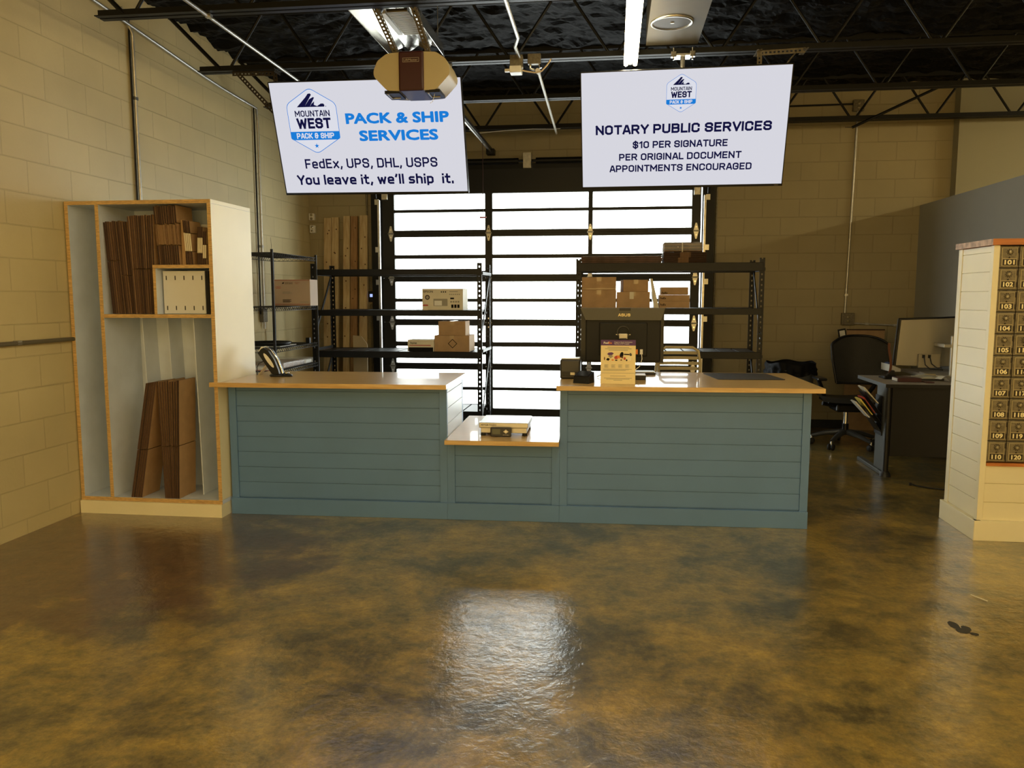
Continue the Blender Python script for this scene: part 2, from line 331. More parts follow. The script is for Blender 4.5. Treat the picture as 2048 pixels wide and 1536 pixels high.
def sign_text(mb, txt, cx, cy, width, cap, m, M, t=.15, gap=.30):
    segs = []; x = 0
    for ch in txt:
        if ch == ' ': x += .36; continue
        wd, st = GL[ch]
        for P, closed in st: segs.append(([(x+a, b) for a, b in P], closed))
        x += wd+gap+(-.06 if ch in 'AVYLT' else 0)
    th_ = t*cap; sx = (width-th_)/(x-gap); sy = cap-th_; t2 = th_/2
    ox = cx-width/2+t2; oy = cy-cap/2+t2
    parts = []
    for P, closed in segs:
        P = [Vector((ox+a*sx, oy+b*sy)) for a, b in P]
        if closed: parts.append((P, 1)); continue
        cur = [P[0]]
        for i in range(1, len(P)-1):
            cur.append(P[i])
            if (P[i]-P[i-1]).normalized().dot((P[i+1]-P[i]).normalized()) < -.2: parts.append((cur, 0)); cur = [P[i]]
        cur.append(P[-1]); parts.append((cur, 0))
    for P, closed in parts:
        n = len(P); V = [Vector(p) for p in P]; out = []
        for i in range(n):
            a = V[i-1] if (i > 0 or closed) else None; b = V[(i+1) % n] if (i < n-1 or closed) else None
            d1 = (V[i]-a).normalized() if a is not None else None; d2 = (b-V[i]).normalized() if b is not None else None
            p = V[i].copy()
            if d1 is None: d1 = d2; p = p-d2*(t2 if not closed else 0)
            elif d2 is None: d2 = d1; p = p+d1*t2
            n1 = Vector((-d1.y, d1.x)); n2 = Vector((-d2.y, d2.x)); mm = (n1+n2)
            mm = mm.normalized() if mm.length > .05 else n1
            k = min(1.6, 1/max(.3, mm.dot(n1))); out += [p+mm*t2*k, p-mm*t2*k]
        fs = [(2*i, 2*i+1, (2*i+3), (2*i+2)) for i in range(n-1)]
        if closed: fs.append((2*n-2, 2*n-1, 1, 0))
        mb.add([(v.x, v.y, 0) for v in out], fs, m, M)

def tag(o, label=None, cat=None, group=None, kind=None):
    if label: o['label'] = label
    if cat: o['category'] = cat
    if group: o['group'] = group
    if kind: o['kind'] = kind
    return o
def thing(name, loc, label, cat, group=None, rotz=0):
    o = bpy.data.objects.new(name, None); COL.objects.link(o); o.location = loc; o.rotation_euler = (0, 0, rotz); o.empty_display_size = .1
    return tag(o, label, cat, group)
def copy_tree(o, parent=None):
    c = o.copy(); COL.objects.link(c)
    if parent: c.parent = parent
    for ch in list(o.children): copy_tree(ch, c)
    return c
def TX(o, x, y):  # frame with origin o and axes x (right) and y (up)
    x = Vector(x).normalized(); y = Vector(y).normalized(); z = x.cross(y)
    return Matrix(((x.x, y.x, z.x, o[0]), (x.y, y.y, z.y, o[1]), (x.z, y.z, z.z, o[2]), (0, 0, 0, 1)))
def FRONT(x, y, z): return TX((x, y, z), (1, 0, 0), (0, 0, 1))   # lettering facing the camera side

XL, YB, ZD = -3.646, 9.33, 3.76
XR = 7.4
# ------------------------------------------------------------------ the room
MB().box(-3.9, XR, -4, 9.6, -.1, 0, floor_mat()).build('floor', origin=(0, 0, 0))['kind'] = 'structure'
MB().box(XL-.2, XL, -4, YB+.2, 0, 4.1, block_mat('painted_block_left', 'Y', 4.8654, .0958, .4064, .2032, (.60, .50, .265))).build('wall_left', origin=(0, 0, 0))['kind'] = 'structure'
bw = MB(); BM = block_mat('painted_block_back_dim', 'X', 1.636+.199, .773, .398, .1985, (.36, .30, .165))  # same block paint darkened: the weaker light at the back put into the colour
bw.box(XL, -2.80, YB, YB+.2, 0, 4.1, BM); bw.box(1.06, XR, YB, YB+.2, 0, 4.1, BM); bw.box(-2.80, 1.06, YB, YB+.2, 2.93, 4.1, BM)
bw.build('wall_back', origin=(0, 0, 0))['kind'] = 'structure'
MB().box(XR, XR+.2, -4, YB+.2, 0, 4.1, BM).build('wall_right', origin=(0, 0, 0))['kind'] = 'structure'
pw = MB().box(3.30, 3.42, 4.2, YB, 0, 2.47, GREYW); pw.build('wall_partition', origin=(0, 0, 0))['kind'] = 'structure'
MB().box(3.60, 4.30, YB-.14, YB, 2.471, 4.0, DRYW).build('trim_1')['kind'] = 'structure'
MB().box(XL, -2.86, YB-.012, YB, 0, .06, RUBBER).box(1.12, 3.3, YB-.012, YB, 0, .09, RUBBER).build('baseboard_back')['kind'] = 'structure'
# draped black insulation under the roof deck
INS = mat('black_insulation_film', (.004, .0037, .0033), .6, 0, 0, 4, .8, 22, spec=.12)
def deck(u, v):
    x = XL+(XR-XL)*u; y = -4+(YB+4)*v
    n = noise.fractal(Vector((x*2.6, y*5.5, 0)), .8, 2.1, 5)
    ri = abs(noise.noise(Vector((x*4, y*7, 3))))
    return (x, y, ZD+.035*n-.03*(1-ri*2)+.02)
MB().grid(deck, 330, 420, INS, smooth=False).box(XL-.2, XR+.2, -4, YB+.2, 3.98, 4.08, BLACK).build('ceiling', origin=(0, 0, 0))['kind'] = 'structure'

# ------------------------------------------------------------------ fluorescent rows
def strip(x, y1, z, label, n, TM=None):
    L = 2.40
    t = thing('strip_light', (x, y1-L/2, z), label, 'ceiling light', 'bare tube strip lights')
    b = MB().box(x-.045, x+.045, y1-L, y1, z+.028, z+.075, WHITE); b.box(x-.012, x+.012, y1-L, y1, z+.0, z+.028, WHITE); b.build('housing', t)
    for sx in (-.034, .034):
        MB().tube([(x+sx, y1-L+.02, z), (x+sx, y1-.02, z)], .016, TM or TUBE, 12).build('tube', t)
    e = MB()
    for yy in (y1-.02, y1-L): e.box(x-.05, x+.05, yy-.01, yy+.01, z+.014, z+.07, PLASTICW)
    e.build('end_cap', t)
    h = MB()
    for yy in (y1-.4, y1-L+.4): h.tube([(x, yy, z+.07), (x, yy, ZD+.02)], .003, GALV, 6)
    h.build('hanger_wire', t)
    return t
strip(.10, 6.30, 3.225, 'lit twin tube strip light hanging above the right screen', 0)
for k, (x, y) in enumerate([(.10, 3.86), (.10, 1.4), (3.3, 3.6), (3.3, 1.1), (6.45, 8.3), (-2.4, 1.6), (-2.4, -.9)]):  # the pair by the left wall is unseen, added by guess for the light
    lab = ['nearer twin tube strip light in the middle row, overhead before the counter', 'twin tube strip light of the middle row behind the viewer',
           'twin tube strip light of the right row above the mailboxes', 'twin tube strip light of the right row behind the viewer',
           'twin tube strip light beyond the partition on the right',
           'added unseen twin tube strip light near the left block wall overhead', 'added unseen twin tube strip light near the left wall behind the viewer'][k]
    strip(x, y, 3.225, lab, k, TUBE2 if x > 6 else None)

# ------------------------------------------------------------------ roof joists
def joist(y, label):
    t = thing('roof_joist', (1.5, y, 3.30), label, 'roof joist', 'black open web roof joists')
    c = MB()
    for s in (-1, 1):
        c.box(-3.38, XR-.05, y+s*.006, y+s*.012, 3.30, 3.35, JOIST)
        c.box(-3.38, XR-.05, min(y+s*.008, y+s*.052), max(y+s*.008, y+s*.052), 3.30, 3.306, JOIST)
    c.build('bottom_chord', t)
    c = MB()
    for s in (-1, 1):
        c.box(XL+.01, XR-.05, y+s*.006, y+s*.012, 3.73, 3.79, JOIST)
        c.box(XL+.01, XR-.05, min(y+s*.008, y+s*.052), max(y+s*.008, y+s*.052), 3.784, 3.79, JOIST)
    c.build('top_chord', t)
    MB().tube([(-3.2, y, 3.32), (-3.62, y, 3.74)], .016, JOIST, 8).build('web_bar', t)
    x = -3.15+(.0 if y < 8 else .13)
    while x < 7.0:
        MB().tube([(x+.02, y, 3.32), (x+.32, y, 3.76)], .012, JOIST, 8).build('web_bar', t)
        MB().tube([(x+.46, y, 3.76), (x+.76, y, 3.32)], .012, JOIST, 8).build('web_bar', t)
        x += .78
    return t
joist(5.07, 'black open web joist nearest the viewer, along the top of the photo')
joist(6.37, 'black open web joist that both hanging screens are fixed to')
joist(7.60, 'black open web joist just behind the hanging screens')
joist(8.90, 'black open web joist with its zigzag seen against the back wall')

# ------------------------------------------------------------------ overhead glass door
d = thing('door_1', (-.85, 9.22, 0), None, None); d['kind'] = 'structure'
ALU = mat('door_black_aluminium', (.010, .011, .011), .42, spec=.35)
rails = [(0, .17), (.625, .70), (1.143, 1.218), (1.655, 1.74), (2.172, 2.25), (2.66, 2.93)]
mids = [(.384, .42), (.899, .952), (1.42, 1.46), (1.922, 1.967), (2.453, 2.487)]
vx = [(-2.70, -2.56), (-1.485, -1.40), (-.30, -.25), (.85, .95)]
for k in range(5):
    z0 = rails[k][0] if k == 0 else (rails[k][0]+rails[k][1])/2+.0008
    z1 = rails[k+1][1] if k == 4 else (rails[k+1][0]+rails[k+1][1])/2-.0008
    s = MB(); s.box(-2.70, .95, 9.20, 9.25, z0, rails[k][1], ALU); s.box(-2.70, .95, 9.20, 9.25, rails[k+1][0], z1, ALU)
    s.box(-2.70, .95, 9.205, 9.245, *mids[k], ALU)
    for a, b in vx: s.box(a, b, 9.198, 9.25, z0, z1, ALU)
    s.box(-2.70, .95, 9.25, 9.256, max(0, z0-.02), z0+.02, ALU)
    so = s.build('door_section', d)
    g = MB()
    for j in range(3):
        a, b = vx[j][1]-.01, vx[j+1][0]+.01
        g.box(a, b, 9.222, 9.226, rails[k][1]-.01, mids[k][0]+.01, GLASS); g.box(a, b, 9.222, 9.226, mids[k][1]-.01, rails[k+1][0]+.01, GLASS)
    g.build('pane', so)
    if k:
        zc = z0
        for xc in (-2.60, -1.443, -.275, .90):
            h = MB(); h.prism([(-.03, 0), (-.008, .088), (.008, .088), (.03, 0), (.008, -.088), (-.008, -.088)], 9.188, 9.197, GALV, Matrix.Translation((xc, 0, zc)))
            h.tube([(xc-.036, 9.184, zc), (xc+.036, 9.184, zc)], .008, GALV, 8)
            for q in (-.045, .045): h.box(xc-.008, xc+.008, 9.182, 9.190, zc+q-.008, zc+q+.008, CHROME)
            h.build('hinge', so)
j = MB(); j.box(-2.86, -2.72, 9.27, 9.34, 0, 2.93, BLACK); j.box(.97, 1.11, 9.27, 9.34, 0, 2.93, BLACK); j.box(-2.86, 1.11, 9.27, 9.34, 2.90, 3.0, BLACK); j.build('door_frame', d)
for xs, sg in ((-2.74, -1), (.99, 1)):
    t = MB(); t.box(xs-.012, xs+.012, 9.17, 9.20, 0, 2.6, GALV); t.box(xs-.03*sg-.004, xs-.03*sg+.004, 9.13, 9.26, 0, 2.7, GALV) if False else None
    t.box(min(xs, xs+sg*.05), max(xs, xs+sg*.05), 9.20, 9.26, 0, 2.6, BLACK)
    t.build('track', d)
    for zz in (.45, 1.2, 1.62, 2.0, 2.55):
        MB().box(xs+sg*.03-.02, xs+sg*.03+.025, 9.19, 9.20, zz, zz+.06, GALV).build('track_bracket', d)
for xs in (-2.66, .90):
    MB().box(xs-.035, xs+.035, 9.15, 9.197, 2.60, 2.74, GALV, bev=.004).build('top_bracket', d)
sh = thing('torsion_shaft', (-.9, 9.22, 3.0), 'black torsion spring shaft above the glass overhead door', 'door spring')
MB().tube([(-2.7, 9.22, 3.02), (1.0, 9.22, 3.02)], .014, BLACK).build('shaft', sh)
MB().tube([(-2.3, 9.22, 3.02), (-1.1, 9.22, 3.02)], .032, BLACK, 14).tube([(-.9, 9.22, 3.02), (.4, 9.22, 3.02)], .032, BLACK, 14).build('spring', sh)
MB().box(-1.04, -.95, 9.16, 9.325, 2.93, 3.10, GALV).build('centre_bracket', sh)
rt = MB()
for xs in (-2.78, 1.03): rt.bar((xs, 9.16, 2.78), (xs, 6.75, 3.16), .02, .05, GALV)
for q, xs in enumerate((-2.78, 1.03)):
    b = MB().tube([(xs, 9.19, 2.62), (xs, 9.14, 2.80), (xs, 9.0, 2.92), (xs, 8.8, 2.97), (xs, 6.6, 3.12)], .016, BLACK, 8)
    tag(b.build('horizontal_track'), ['black horizontal door track on the left, rising behind the left screen', 'black horizontal door track on the right, rising behind the right screen'][q], 'door track')

# ------------------------------------------------------------------ door opener
def rounded(P, r, n=5):
    out = []
    for i in range(len(P)):
        a, b, c = Vector(P[i-1]), Vector(P[i]), Vector(P[(i+1) % len(P)])
        p = b+(a-b).normalized()*r; q = b+(c-b).normalized()*r
        for k in range(n+1):
            t = k/n; out.append(p*(1-t)**2+b*2*t*(1-t)+q*t*t)
    return out

op = thing('door_opener', (-1.37, 5.5, 2.86), 'beige and maroon motorised door opener hanging before the left screen', 'door opener')
prof = lambda s: [(0, 0)]
def pod(sg):
    pts = [(.085, .0), (.17, .005), (.215, .05), (.262, .10), (.262, .14), (.235, .20), (.17, .245), (.085, .25)]
    return [(-1.37+sg*a, 2.865+b) for a, b in ([pts[0]]+[tuple(q) for q in rounded([Vector(p) for p in pts], .018, 4)[5:-5]]+[pts[-1]])]
for sg in (-1, 1): MB().prism(pod(sg) if sg > 0 else pod(sg)[::-1], 5.41, 5.68, BEIGE).build('end_cover', op)
o = MB().box(-1.456, -1.284, 5.395, 5.69, 2.862, 3.12, MAROON, bev=.012)
Mx = FRONT(-1.37, 5.3935, 3.06); o.box(-.056, .056, -.014, .014, -.0005, 0, SILVER, Mx); o.box(-.054, .054, -.012, .012, .0001, .0004, MAROON, Mx); o.text('LiftMaster', 0, 0, .096, .014, SILVER, FRONT(-1.37, 5.3928, 3.06), .005); o.build('motor_cover', op)
for sg in (-1, 1):
    l = MB(); c = -1.37+sg*.14; l.box(c-.05, c+.05, 5.42, 5.60, 2.852, 2.872, BLACK)
    l.tube([(c-.03, 5.43, 2.85), (c-.03, 5.54, 2.85), (c+.03, 5.54, 2.85)], .006, GALV, 6); l.build('lamp_socket', op)
MB().tube([(-1.22, 5.45, 2.85), (-1.235, 5.45, 2.80), (-1.25, 5.44, 2.785)], .0015, PLASTICW, 6).build('antenna', op)
MB().box(-1.43, -1.40, 5.66, 9.18, 3.135, 3.165, BLACK).box(-1.422, -1.408, 5.66, 9.18, 3.115, 3.135, GALV).build('rail', op)
MB().box(-1.46, -1.37, 9.14, 9.26, 3.09, 3.15, BLACK).build('header_bracket', op)
cd = MB().tube([(-1.41, 8.6, 3.12), (-1.41, 8.6, 2.30)], .004, REDP, 6)
MB().tube([(-1.41, 8.6, 3.12), (-1.41, 8.6, 2.34)], .004, MAROON, 6).build('release_cord', op)
MB().tube([(-1.445, 8.6, 2.33), (-1.375, 8.6, 2.33)], .008, REDP, 8).build('release_handle', op)
def ladder(mb, a, b, wv, w, t, m, pitch=.03, hole=.012):
    """perforated strip from a to b, width w along vector wv, thickness t"""
    a = Vector(a); b = Vector(b); wv = Vector(wv).normalized(); d = (b-a).normalized(); n = d.cross(wv).normalized(); L = (b-a).length
    T = Matrix(((wv.x, n.x, d.x, a.x), (wv.y, n.y, d.y, a.y), (wv.z, n.z, d.z, a.z), (0, 0, 0, 1)))
    h = hole/2
    mb.box(-w/2, -h, -t/2, t/2, 0, L, m, T); mb.box(h, w/2, -t/2, t/2, 0, L, m, T)
    z = 0
    while z < L: mb.box(-h, h, -t/2, t/2, z, min(L, z+pitch-hole*1.3), m, T); z += pitch
for sg, e in ((-1, 0), (1, 0)):
    p = MB(); ladder(p, (-1.37+sg*.11, 5.45, 3.10), (-1.37+sg*.125-.04, 5.09, 3.32), (1, 0, 0), .032, .003, BRASS); ladder(p, (-1.37+sg*.11+.016, 5.45, 3.115), (-1.37+sg*.125-.024, 5.09, 3.335), (0, .5, .86), .032, .003, BRASS)
    ladder(p, (-1.37+sg*.11, 5.65, 3.10), (-1.37+sg*.11, 6.33, 3.31), (1, 0, 0), .032, .003, BRASS)
    p.build('hanger_angle', op)
# silver troffer above the opener
f = thing('reflector_fixture', (-1.40, 5.7, 3.3), 'unlit silver reflector light fixture above the door opener', 'light fixture')
refl = MB(); MIRR = mat('bright_reflector', (.82, .80, .74), .22, .95)
R = [(-.20, .0), (-.185, .06), (-.10, .09), (-.07, .05), (0, .09), (.07, .05), (.10, .09), (.185, .06), (.20, .0), (.205, .0), (.19, .1), (-.19, .1), (-.205, 0)]
refl.prism([(a-1.53, b+3.33) for a, b in R], 5.16, 6.28, MIRR); refl.build('reflector', f)
g = MB(); g.box(-1.50, -1.36, 5.28, 5.75, 3.34, 3.352, BRASSD)
for i in range(22): g.box(-1.50, -1.36, 5.285+i*.021, 5.295+i*.021, 3.33, 3.341, BRASSL)
g.build('louver', f)
MB().box(-1.545, -1.512, 5.30, 5.74, 3.33, 3.352, PLASTICW).build('label_strip', f)
MB().tube([(-1.56, 5.25, 3.35), (-1.53, 5.22, 3.30), (-1.48, 5.15, 3.33)], .014, PLASTICB, 8).build('cable', f)
hw = MB()
for a in (-1.7, -1.36):
    for b in (5.25, 6.2): hw.tube([(a, b, 3.42), (a, b, ZD)], .003, GALV, 6)
hw.build('hanger_wire', f)

# sheet metal duct with a round cap
du = thing('metal_duct', (.40, 5.75, 3.36), 'grey sheet metal duct beside the lit tubes with a round cap', 'duct')
MB().box(.212, .595, 5.14, 6.30, 3.36, 3.62, mat('duct_metal', (.10, .085, .055), .55, .2, .1, 4)).build('duct_body', du)
MB().lathe([(.148, 0), (.146, -.010), (.134, -.012), (.128, -.004)], GALV, (.37, 5.80, 3.36), 36).lathe([(.128, -.004), (0, -.003)], BRASSD, (.37, 5.80, 3.36), 36).box(.36, .385, 5.79, 5.80, 3.350, 3.358, GALV).build('round_cap', du)
hd = MB()
for a in (.24, .57):
    for b in (5.3, 6.15): hd.tube([(a, b, 3.62), (a, b, ZD)], .003, GALV, 6)
hd.build('hanger_wire', du)

# ------------------------------------------------------------------ hanging screens
def star(mb, cx, cy, r, m, M):
    P = [(cx+(r if k % 2 == 0 else r*.4)*math.sin(k*PI/5), cy+(r if k % 2 == 0 else r*.4)*math.cos(k*PI/5), 0) for k in range(10)]
    mb.add([(cx, cy, 0)]+P, [(0, k+1, (k+1) % 10+1) for k in range(10)], m, M)
def logo(mb, cx, cy, W, H, M, k, full=True):
    hx, hy = W/2, H/2
    hexa = [(0, hy), (hx, hy*.52), (hx, -hy*.52), (0, -hy), (-hx, -hy*.52), (-hx, hy*.52)]
    def sh(pts, z): return [(cx+p[0], cy+p[1], z) for p in pts]
    outer = rounded(hexa, W*.09); inner = [p*(1-.02) for p in outer]; n = len(outer)
    mb.add(sh(outer, k)+sh(inner, k), [(i, (i+1) % n, n+(i+1) % n, n+i) for i in range(n)], SCRBLUE, M)
    mb.add(sh([p*.98 for p in outer], k*.9), [tuple(range(n))], SCRW, M)
    b0, b1 = -.31*hy, -.565*hy
    ins = [p for p in rounded([(hx, b0), (hx, -hy*.52), (hx*.92, b1), (-hx*.92, b1), (-hx, -hy*.52), (-hx, b0)], W*.02)]
    mb.add(sh(ins, k*1.1), [tuple(range(len(ins)))], SCRBLUE, M)
    T = lambda dz: M @ Matrix.Translation((cx, cy, dz))
    sign_text(mb, 'MOUNTAIN', 0, .235*hy, W*.70, H*.092, SCRNAVY, T(k*1.2), .17, .30)
    sign_text(mb, 'WEST', 0, -.06*hy, W*.68, H*.16, SCRNAVY, T(k*1.2), .22)
    sign_text(mb, 'PACK & SHIP', 0, -.437*hy, W*.76, H*.085, SCRW, T(k*1.5), .20)
    star(mb, cx, cy-.75*hy, W*.05, SCRBLUE, M @ Matrix.Translation((0, 0, k*1.2)))
    # mountain mark: three brushed peaks, split so every piece is simple
    g = lambda a, b: (cx+a*W, cy+b*H, k*1.2)
    for P in ([(-.29, .215), (-.09, .36), (-.035, .41), (.01, .415), (.03, .395), (-.12, .235), (-.16, .215)],
              [(-.16, .215), (-.12, .235), (-.02, .33), (.06, .36), (.085, .352), (-.03, .215)],
              [(-.03, .215), (.015, .262), (.075, .298), (.06, .245), (.12, .225), (.14, .215)],
              [(.14, .215), (.12, .225), (.20, .262), (.25, .262), (.27, .24), (.262, .215)],
              [(.285, .215), (.285, .226), (.30, .226), (.30, .215)]):
        mb.add([g(*p) for p in P], [tuple(range(len(P)))], SCRNAVY, M)
def tv(pos, a, b, c, label):
    Mw = Matrix.Translation(pos) @ Matrix.Rotation(a, 4, 'Z') @ Matrix.Rotation(b, 4, 'X') @ Matrix.Rotation(c, 4, 'Y')
    t = thing('display_screen', (0, 0, 0), label, 'screen'); t.matrix_world = Mw; bpy.context.view_layer.update()
    W, H = 1.45, .83
    fr = MB(); fr.box(-W/2, W/2, 0, .03, -H/2, H/2, PLASTICB); fr.box(-.45, .45, .03, .065, -.33, .2, PLASTICB, bev=.01)
    for q in ((-W/2, -W/2+.006, -H/2, H/2), (W/2-.006, W/2, -H/2, H/2), (-W/2, W/2, -H/2, -H/2+.016), (-W/2, W/2, H/2-.006, H/2)):
        fr.box(q[0], q[1], -.006, 0, q[2], q[3], PLASTICB)
    fr.build('bezel', t, True)
    mp = MB(); px = pos[0]+(.02 if pos[0] > 0 else .35); mp.bar((px, 6.02, 2.70), (px, 6.335, 3.12), .05, .03, PLASTICB).tube([(px, 6.335, 3.10), (px, 6.36, 3.31)], .018, GALV, 10); mp.box(px-.06, px+.06, 6.31, 6.43, 3.285, 3.298, GALV)
    mp.build('ceiling_mount', t)
    return t, Mw, W, H
t, Mw, W, H = tv((-1.824, 5.917, 2.658), -.018, .359, .009, 'left hanging screen showing PACK & SHIP SERVICES in blue')
FR = Matrix(((1, 0, 0, 0), (0, 0, -1, 0), (0, 1, 0, 0), (0, 0, 0, 1)))   # local xy onto the screen, z toward the viewer
sc = MB(); Ms = Matrix.Translation((0, -.002, 0)) @ FR
sc.add([(-W/2+.006, -H/2+.016, 0), (W/2-.006, -H/2+.016, 0), (W/2-.006, H/2-.006, 0), (-W/2+.006, H/2-.006, 0)], [(0, 1, 2, 3)], SCREEN, Ms)
X = lambda f: (f-.5)*W
Y = lambda f: (.5-f)*H
Mt = Ms @ Matrix.Translation((0, 0, .001))
def line(mb, s, f0, f1, fy, cap, m, bold):
    if m == SCRBLUE: mb.text(s, X((f0+f1)/2), Y(fy), (f1-f0)*W, cap*H, m, Mt, bold)
    else: sign_text(mb, s, X((f0+f1)/2), Y(fy), (f1-f0)*W, cap*H, m, Mt, bold)
logo(sc, X(.212), Y(.34), .385, .475, Mt, .001)
line(sc, 'PACK & SHIP', .385, .925, .325, .092, SCRBLUE, .075)
line(sc, 'SERVICES', .447, .862, .475, .092, SCRBLUE, .075)
line(sc, 'FedEx, UPS, DHL, USPS', .132, .846, .715, .086, SCRNAVY, .17)
line(sc, "You leave it, we'll ship  it.", .075, .925, .862, .090, SCRNAVY, .20)
sc.build('screen_image', t, True)
def slot_bracket(t, pts, m=BRASS):
    for a, b, wv in pts:
        p = MB(); ladder(p, a, b, wv, .036, .003, m); p.build('slotted_angle', t)
slot_bracket(t, [((-3.12, 6.33, 3.285), (-2.72, 6.30, 3.27), (0, 1, 0)), ((-2.72, 6.34, 3.29), (-2.60, 6.28, 2.80), (1, 0, 0)), ((-3.02, 6.33, 3.28), (-2.60, 6.26, 2.87), (.6, 0, .8)),
                 ((-1.0, 6.31, 3.30), (-1.25, 6.12, 2.75), (1, 0, 0))]) if False else None
tb = thing('screen_bracket', (-2.8, 6.37, 3.28), 'brown slotted angle bracket bracing the left screen to the joist', 'bracket')
slot_bracket(tb, [((-3.10, 6.36, 3.285), (-2.74, 6.36, 3.275), (0, 0, 1)), ((-2.74, 6.36, 3.29), (-2.70, 6.33, 2.88), (1, 0, 0)), ((-3.05, 6.36, 3.28), (-2.70, 6.33, 2.92), (.7, 0, .7)),
                  ((-2.72, 6.42, 3.29), (-2.72, 6.30, 3.29), (0, 0, 1))], BRASSD)
MB().bar((-2.70, 6.36, 2.90), (-2.45, 6.10, 2.68), .03, .02, GALV).bar((-2.45, 6.10, 2.68), (-1.4, 6.10, 2.66), .03, .03, GALV).bar((-1.4, 6.10, 2.66), (-1.3, 6.36, 3.3), .03, .03, GALV).build('support_bar', tb)
t, Mw, W, H = tv((.471, 5.981, 2.676), -.044, .374, .0046, 'right hanging screen showing NOTARY PUBLIC SERVICES')
sc = MB()
sc.add([(-W/2+.006, -H/2+.016, 0), (W/2-.006, -H/2+.016, 0), (W/2-.006, H/2-.006, 0), (-W/2+.006, H/2-.006, 0)], [(0, 1, 2, 3)], SCREEN, Ms)
logo(sc, X(.488), Y(.20), .205, .262, Mt, .001)
line(sc, 'NOTARY PUBLIC SERVICES', .073, .925, .485, .080, SCRNAVY, .22)
line(sc, '$10 PER SIGNATURE', .258, .722, .618, .060, SCRNAVY, .20)
line(sc, 'PER ORIGINAL DOCUMENT', .190, .790, .722, .060, SCRNAVY, .20)
line(sc, 'APPOINTMENTS ENCOURAGED', .142, .845, .822, .060, SCRNAVY, .20)
sc.build('screen_image', t, True)
sb = MB(); sb.text('VIZIO', X(.97), -H/2+.008, .03, .007, GREYP, Matrix.Translation((0, -.0066, 0)) @ FR); sb.build('maker_mark', t, True)
tb = thing('screen_bracket', (1.2, 6.37, 3.28), 'tan slotted angle bracket above the right corner of the right screen', 'bracket')
slot_bracket(tb, [((1.04, 6.30, 3.275), (1.37, 6.30, 3.285), (0, 0, 1)), ((1.045, 6.30, 3.29), (1.045, 6.29, 3.10), (1, 0, 0)), ((1.31, 6.30, 3.28), (1.16, 6.27, 3.09), (.8, 0, .6)),
                  ((1.04, 6.44, 3.292), (1.04, 6.26, 3.292), (1, 0, 0)), ((1.37, 6.44, 3.292), (1.37, 6.26, 3.292), (1, 0, 0))])
cl = thing('beam_clamp', (.49, 6.34, 3.28), 'shiny beam clamps on the joist above the right screen', 'clamp')
for x in (.42, .56): MB().box(x-.02, x+.02, 6.29, 6.33, 3.27, 3.31, CHROME, bev=.003).tube([(x, 6.31, 3.25), (x, 6.31, 3.34)], .006, CHROME, 8).build('clamp_jaw', cl)

# ------------------------------------------------------------------ ceiling conduits and boxes
def conduit(name, pts, r, label, cat='conduit', m=CONDUIT, straps=()):
    t = thing(name, pts[0], label, cat); MB().tube(pts, r, m, 10).build('pipe', t)
    for p in straps: MB().box(p[0]-.018, p[0]+.018, p[1]-.018, p[1]+.018, p[2]-.012, p[2]+.012, GALV).build('strap', t)
    return t
conduit('ceiling_conduit', [(-2.61, 4.4, 3.285), (-2.655, 6.75, 3.285)], .012, 'bright conduit running back under the joists at left', straps=[(-2.617, 5.07, 3.285)])
conduit('ceiling_conduit', [(-.68, 4.9, 3.285), (-.69, 5.75, 3.285), (-.735, 5.95, 3.285), (-.74, 6.34, 3.30)], .013, 'bent conduit meeting the two boxes between the screens')
conduit('ceiling_conduit', [(-.615, 6.50, 3.25), (-.655, 9.05, 3.28)], .012, 'pale conduit running from the boxes back toward the door', m=PLASTICW)
jb = thing('junction_box', (-.77, 6.31, 3.2), 'pale junction box with a white sensor under the joist between the screens', 'junction box')
MB().box(-.815, -.715, 6.26, 6.31, 3.225, 3.32, BRASS, bev=.004).build('box', jb); MB().box(-.81, -.72, 6.20, 6.30, 3.175, 3.225, PLASTICW, bev=.006).box(-.85, -.81, 6.23, 6.26, 3.19, 3.21, PLASTICW).build('sensor', jb)
jb = thing('junction_box', (-.63, 6.36, 3.25), 'second metal box beside the sensor, with shiny fittings', 'junction box')
MB().box(-.68, -.58, 6.28, 6.33, 3.255, 3.33, BRASS, bev=.004).build('box', jb)
MB().tube([(-.66, 6.30, 3.255), (-.66, 6.30, 3.225), (-.63, 6.32, 3.22)], .010, CHROME).tube([(-.615, 6.42, 3.24), (-.615, 6.50, 3.25)], .02, PLASTICW).tube([(-.59, 6.30, 3.255), (-.58, 6.30, 3.225)], .010, CHROME).build('connector', jb)
tag(MB().tube([(-.72, 6.25, 3.20), (-.68, 6.27, 3.195), (-.62, 6.27, 3.185), (-.57, 6.27, 3.195), (-.53, 6.28, 3.24), (-.50, 6.30, 3.29)], .006, mat('tan_cable', (.55, .42, .25), .5), 8).build('cable'), 'tan cable looping between the boxes and the joist', 'cable')
tag(MB().tube([(-1.60, 8.85, 3.30), (-1.48, 8.85, 3.265), (-1.2, 8.85, 3.285), (-.9, 8.85, 3.292), (-.68, 8.85, 3.285), (-.60, 8.85, 3.29)], .004, PLASTICW, 6).build('wire'), 'thin white wire sagging along the rearmost joist', 'wire')
conduit('wall_conduit', [(-3.62, 4.6, 3.60), (-3.62, 6.85, 3.42), (-3.62, 7.2, 3.40), (-3.62, 7.92, 3.38), (-3.62, 7.94, 3.2), (-3.62, 7.94, 1.15)], .012, 'bright conduit along the top of the left wall, bending down beside the wire shelves', straps=[(-3.625, 5.6, 3.515), (-3.625, 7.94, 2.0)])
tag(MB().tube([(-3.63, 7.88, 3.4), (-3.63, 7.88, 1.3)], .008, BLACK, 8).build('wall_conduit'), 'thin dark cable down the left wall beside the bright conduit', 'conduit')
